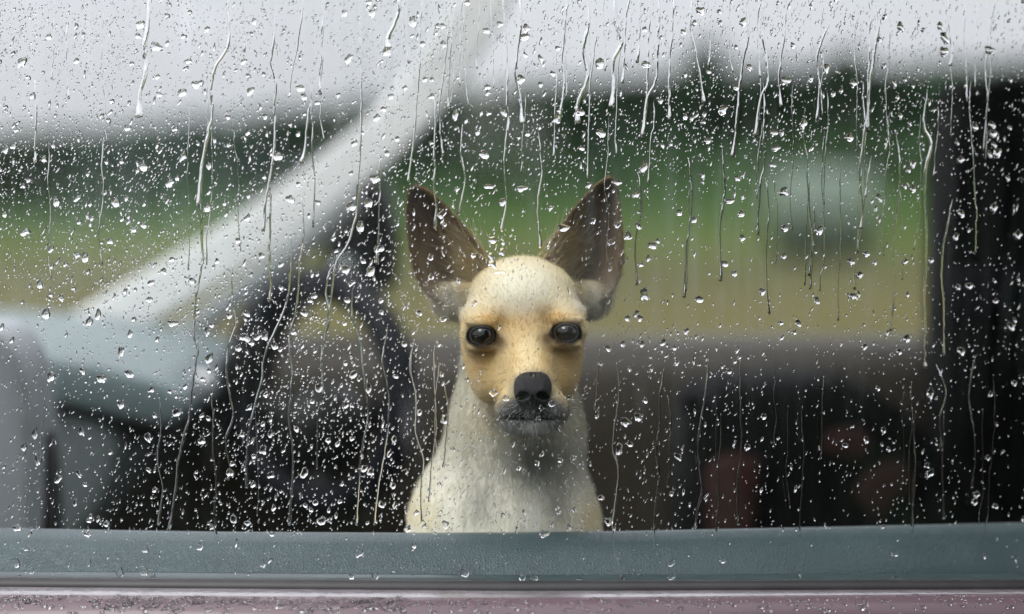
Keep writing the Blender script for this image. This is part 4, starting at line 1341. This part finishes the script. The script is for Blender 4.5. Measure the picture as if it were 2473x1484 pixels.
_dx = np.arange(-460, 2980, 10) + 5.; _dy = np.arange(-80, 1440, 10) + 5.
_nz = vnoise(_dx[:, None] + 600. + 0 * _dy[None], _dy[None] + 300. + 0 * _dx[:, None], 70., 90., 31)
DM = np.array([[dens(a, b) for b in _dy] for a in _dx]) * (.25 + 1.35 * _nz)
cell = {}
def free(px, py, r):
    for i in range(int((px - 60) // 40), int((px + 60) // 40) + 1):
        for j in range(int((py - 60) // 40), int((py + 60) // 40) + 1):
            for (a, b, q) in cell.get((i, j), ()):
                if (a - px) ** 2 + (b - py) ** 2 < ((q + r) * .82) ** 2: return False
    return True
def occupy(px, py, r): cell.setdefault((int(px // 40), int(py // 40)), []).append((px, py, r))
for q, ww in trail_paths:
    for (a, b), w in zip(q[::1], ww[::1]): occupy(a, b, w * .5)
drops = []
for (px, py, a, b, an) in BIG:
    a *= .8; b *= .8
    drops.append((px, py, a, b, an)); occupy(px, py, max(a, b))
prng = random.Random(3)
target = 18500
tries = 0
while len(drops) < target and tries < 520000:
    tries += 1
    px = prng.uniform(-450, 2950); py = prng.uniform(-60, 1412)
    d = DM[int((px + 460) // 10), int((py + 80) // 10)]
    if prng.random() > d / 3.0: continue
    z = prng.random()
    r = 1.5 + 2.7 * z ** 2.2 if z < .91 else prng.uniform(4, 8)
    if z > .985: r = prng.uniform(8, 12.5)
    if 1500 < px < 2230 and 440 < py < 860 and z > .8: r *= 1.15
    asp = prng.uniform(1.2, 3.6) if r < 6 else prng.uniform(.75, 1.6)
    a = r / math.sqrt(asp); b = r * math.sqrt(asp)
    lean = prng.gauss(-.32, .30) if r < 7 else prng.gauss(-.15, .4)
    if min(math.hypot(px - 1165, py - 811), math.hypot(px - 1367, py - 804)) < 44: continue
    if not free(px, py, r): continue
    occupy(px, py, r)
    drops.append((px, py, a, b, lean))
drops.sort(key=lambda d: -d[2] * d[3])
shapes_r = [drop_shape(np.random.default_rng(100 + i), .42, 1.0, .38 + .014 * (i % 12)) for i in range(24)]
shape_mesh = []
for V, T in shapes_r:
    m = bpy.data.meshes.new('raindrop')
    m.from_pydata([tuple(v) for v in V], [], [tuple(t) for t in T.tolist()]); m.update()
    m.polygons.foreach_set('use_smooth', np.ones(len(m.polygons), bool)); m.materials.append(M['water'])
    shape_mesh.append(m)
PXM = CAMD / FPX
def drop_matrix(px, py, a, b, an):
    p, u, v, n = drop_frame(np.array(px), np.array(py))
    k_ = (p[1] + CAMD) / FPX
    ca, sa = math.cos(an), math.sin(an)
    U = (u * ca + v * sa) * a * k_; Vv = (-u * sa + v * ca) * b * k_; N = n * min(a, b) * k_ * (.32 if a * b < 16 else .62)
    return p, U, Vv, N
inframe = [d for d in drops if -5 < d[0] < 2478 and -5 < d[1] < 1490]
single = set(id(d) for d in inframe[:300])
fineV, fineT, o_ = [], [], 0
cnt_i = 0
for d in drops:
    px, py, a, b, an = d
    p, U, Vv, N = drop_matrix(*d)
    if id(d) in single:
        k_ = cnt_i % len(shape_mesh); cnt_i += 1
        o = link('raindrop', shape_mesh[k_])
        o.matrix_world = Matrix(((U[0], Vv[0], N[0], p[0]), (U[1], Vv[1], N[1], p[1]), (U[2], Vv[2], N[2], p[2]), (0, 0, 0, 1)))
        r = math.sqrt(a * b)
        size = 'largest' if r > 13 else 'large' if r > 10 else 'medium' if r > 8.3 else 'small'
        shp = 'upright oval' if b > 1.35 * a else 'flat wide' if a > 1.3 * b else 'rounded'
        lab = f'{size} {shp} raindrop over the {region(px, py)}'
        if (px, py) == (1361, 549): lab = 'widest flat raindrop at the edge of the ear farther from the steering wheel'
        if (px, py) == (1470, 1258): lab = 'round raindrop beside the dog\'s shoulder just above the door trim'
        later_label(o, lab, px, py)
        tag(o, None, 'raindrop', 'raindrops on the car window')
    else:
        V, T = shapes_r[(len(fineV) * 7) % len(shapes_r)]
        fineV.append(p + V[:, :1] * U + V[:, 1:2] * Vv + V[:, 2:3] * N); fineT.append(T + o_); o_ += len(V)
fo = mesh_np('fine_raindrops', np.concatenate(fineV), np.concatenate(fineT), M['water'])
tag(fo, 'countless tiny raindrops spattered over the whole car window', 'raindrops', kind='stuff')

settle_labels()

# beads of water on the painted door and the belt strip
bv, bt, o_ = [], [], 0
for i in range(1300):
    px = prng.uniform(-50, 2540)
    if prng.random() > (1.0 if px < 1000 else .45): continue
    dy = abs(prng.gauss(0, 1)) * 18 + 2
    r = prng.uniform(2.5, 9) * (1 if px < 1000 else .8)
    py = paint_t(px) + dy
    off = np.interp(dy, [0, 3, 9, 25, 60, 160], [-.0395, -.043, -.0465, -.051, -.057, -.066]) - .0002
    Y = 0
    for _ in range(4):
        p = W(px, py, Y); Y = float(gx(p[0])) + off
    p = W(px, py, Y); n = np.array([0, -.9, .43]); n /= np.linalg.norm(n); u = np.array([1.0, 0, 0]); v = np.cross(n, u)
    k_ = (p[1] + CAMD) / FPX; V, T = shapes_r[i % len(shapes_r)]
    bv.append(p + V[:, :1] * u * r * prng.uniform(1, 1.8) * k_ + V[:, 1:2] * v * r * .7 * k_ + V[:, 2:3] * n * r * .7 * k_); bt.append(T + o_); o_ += len(V)
bo = mesh_np('door_beads', np.concatenate(bv), np.concatenate(bt), M['water'])
tag(bo, 'beads of rain standing on the mauve painted door', 'raindrops', kind='stuff')
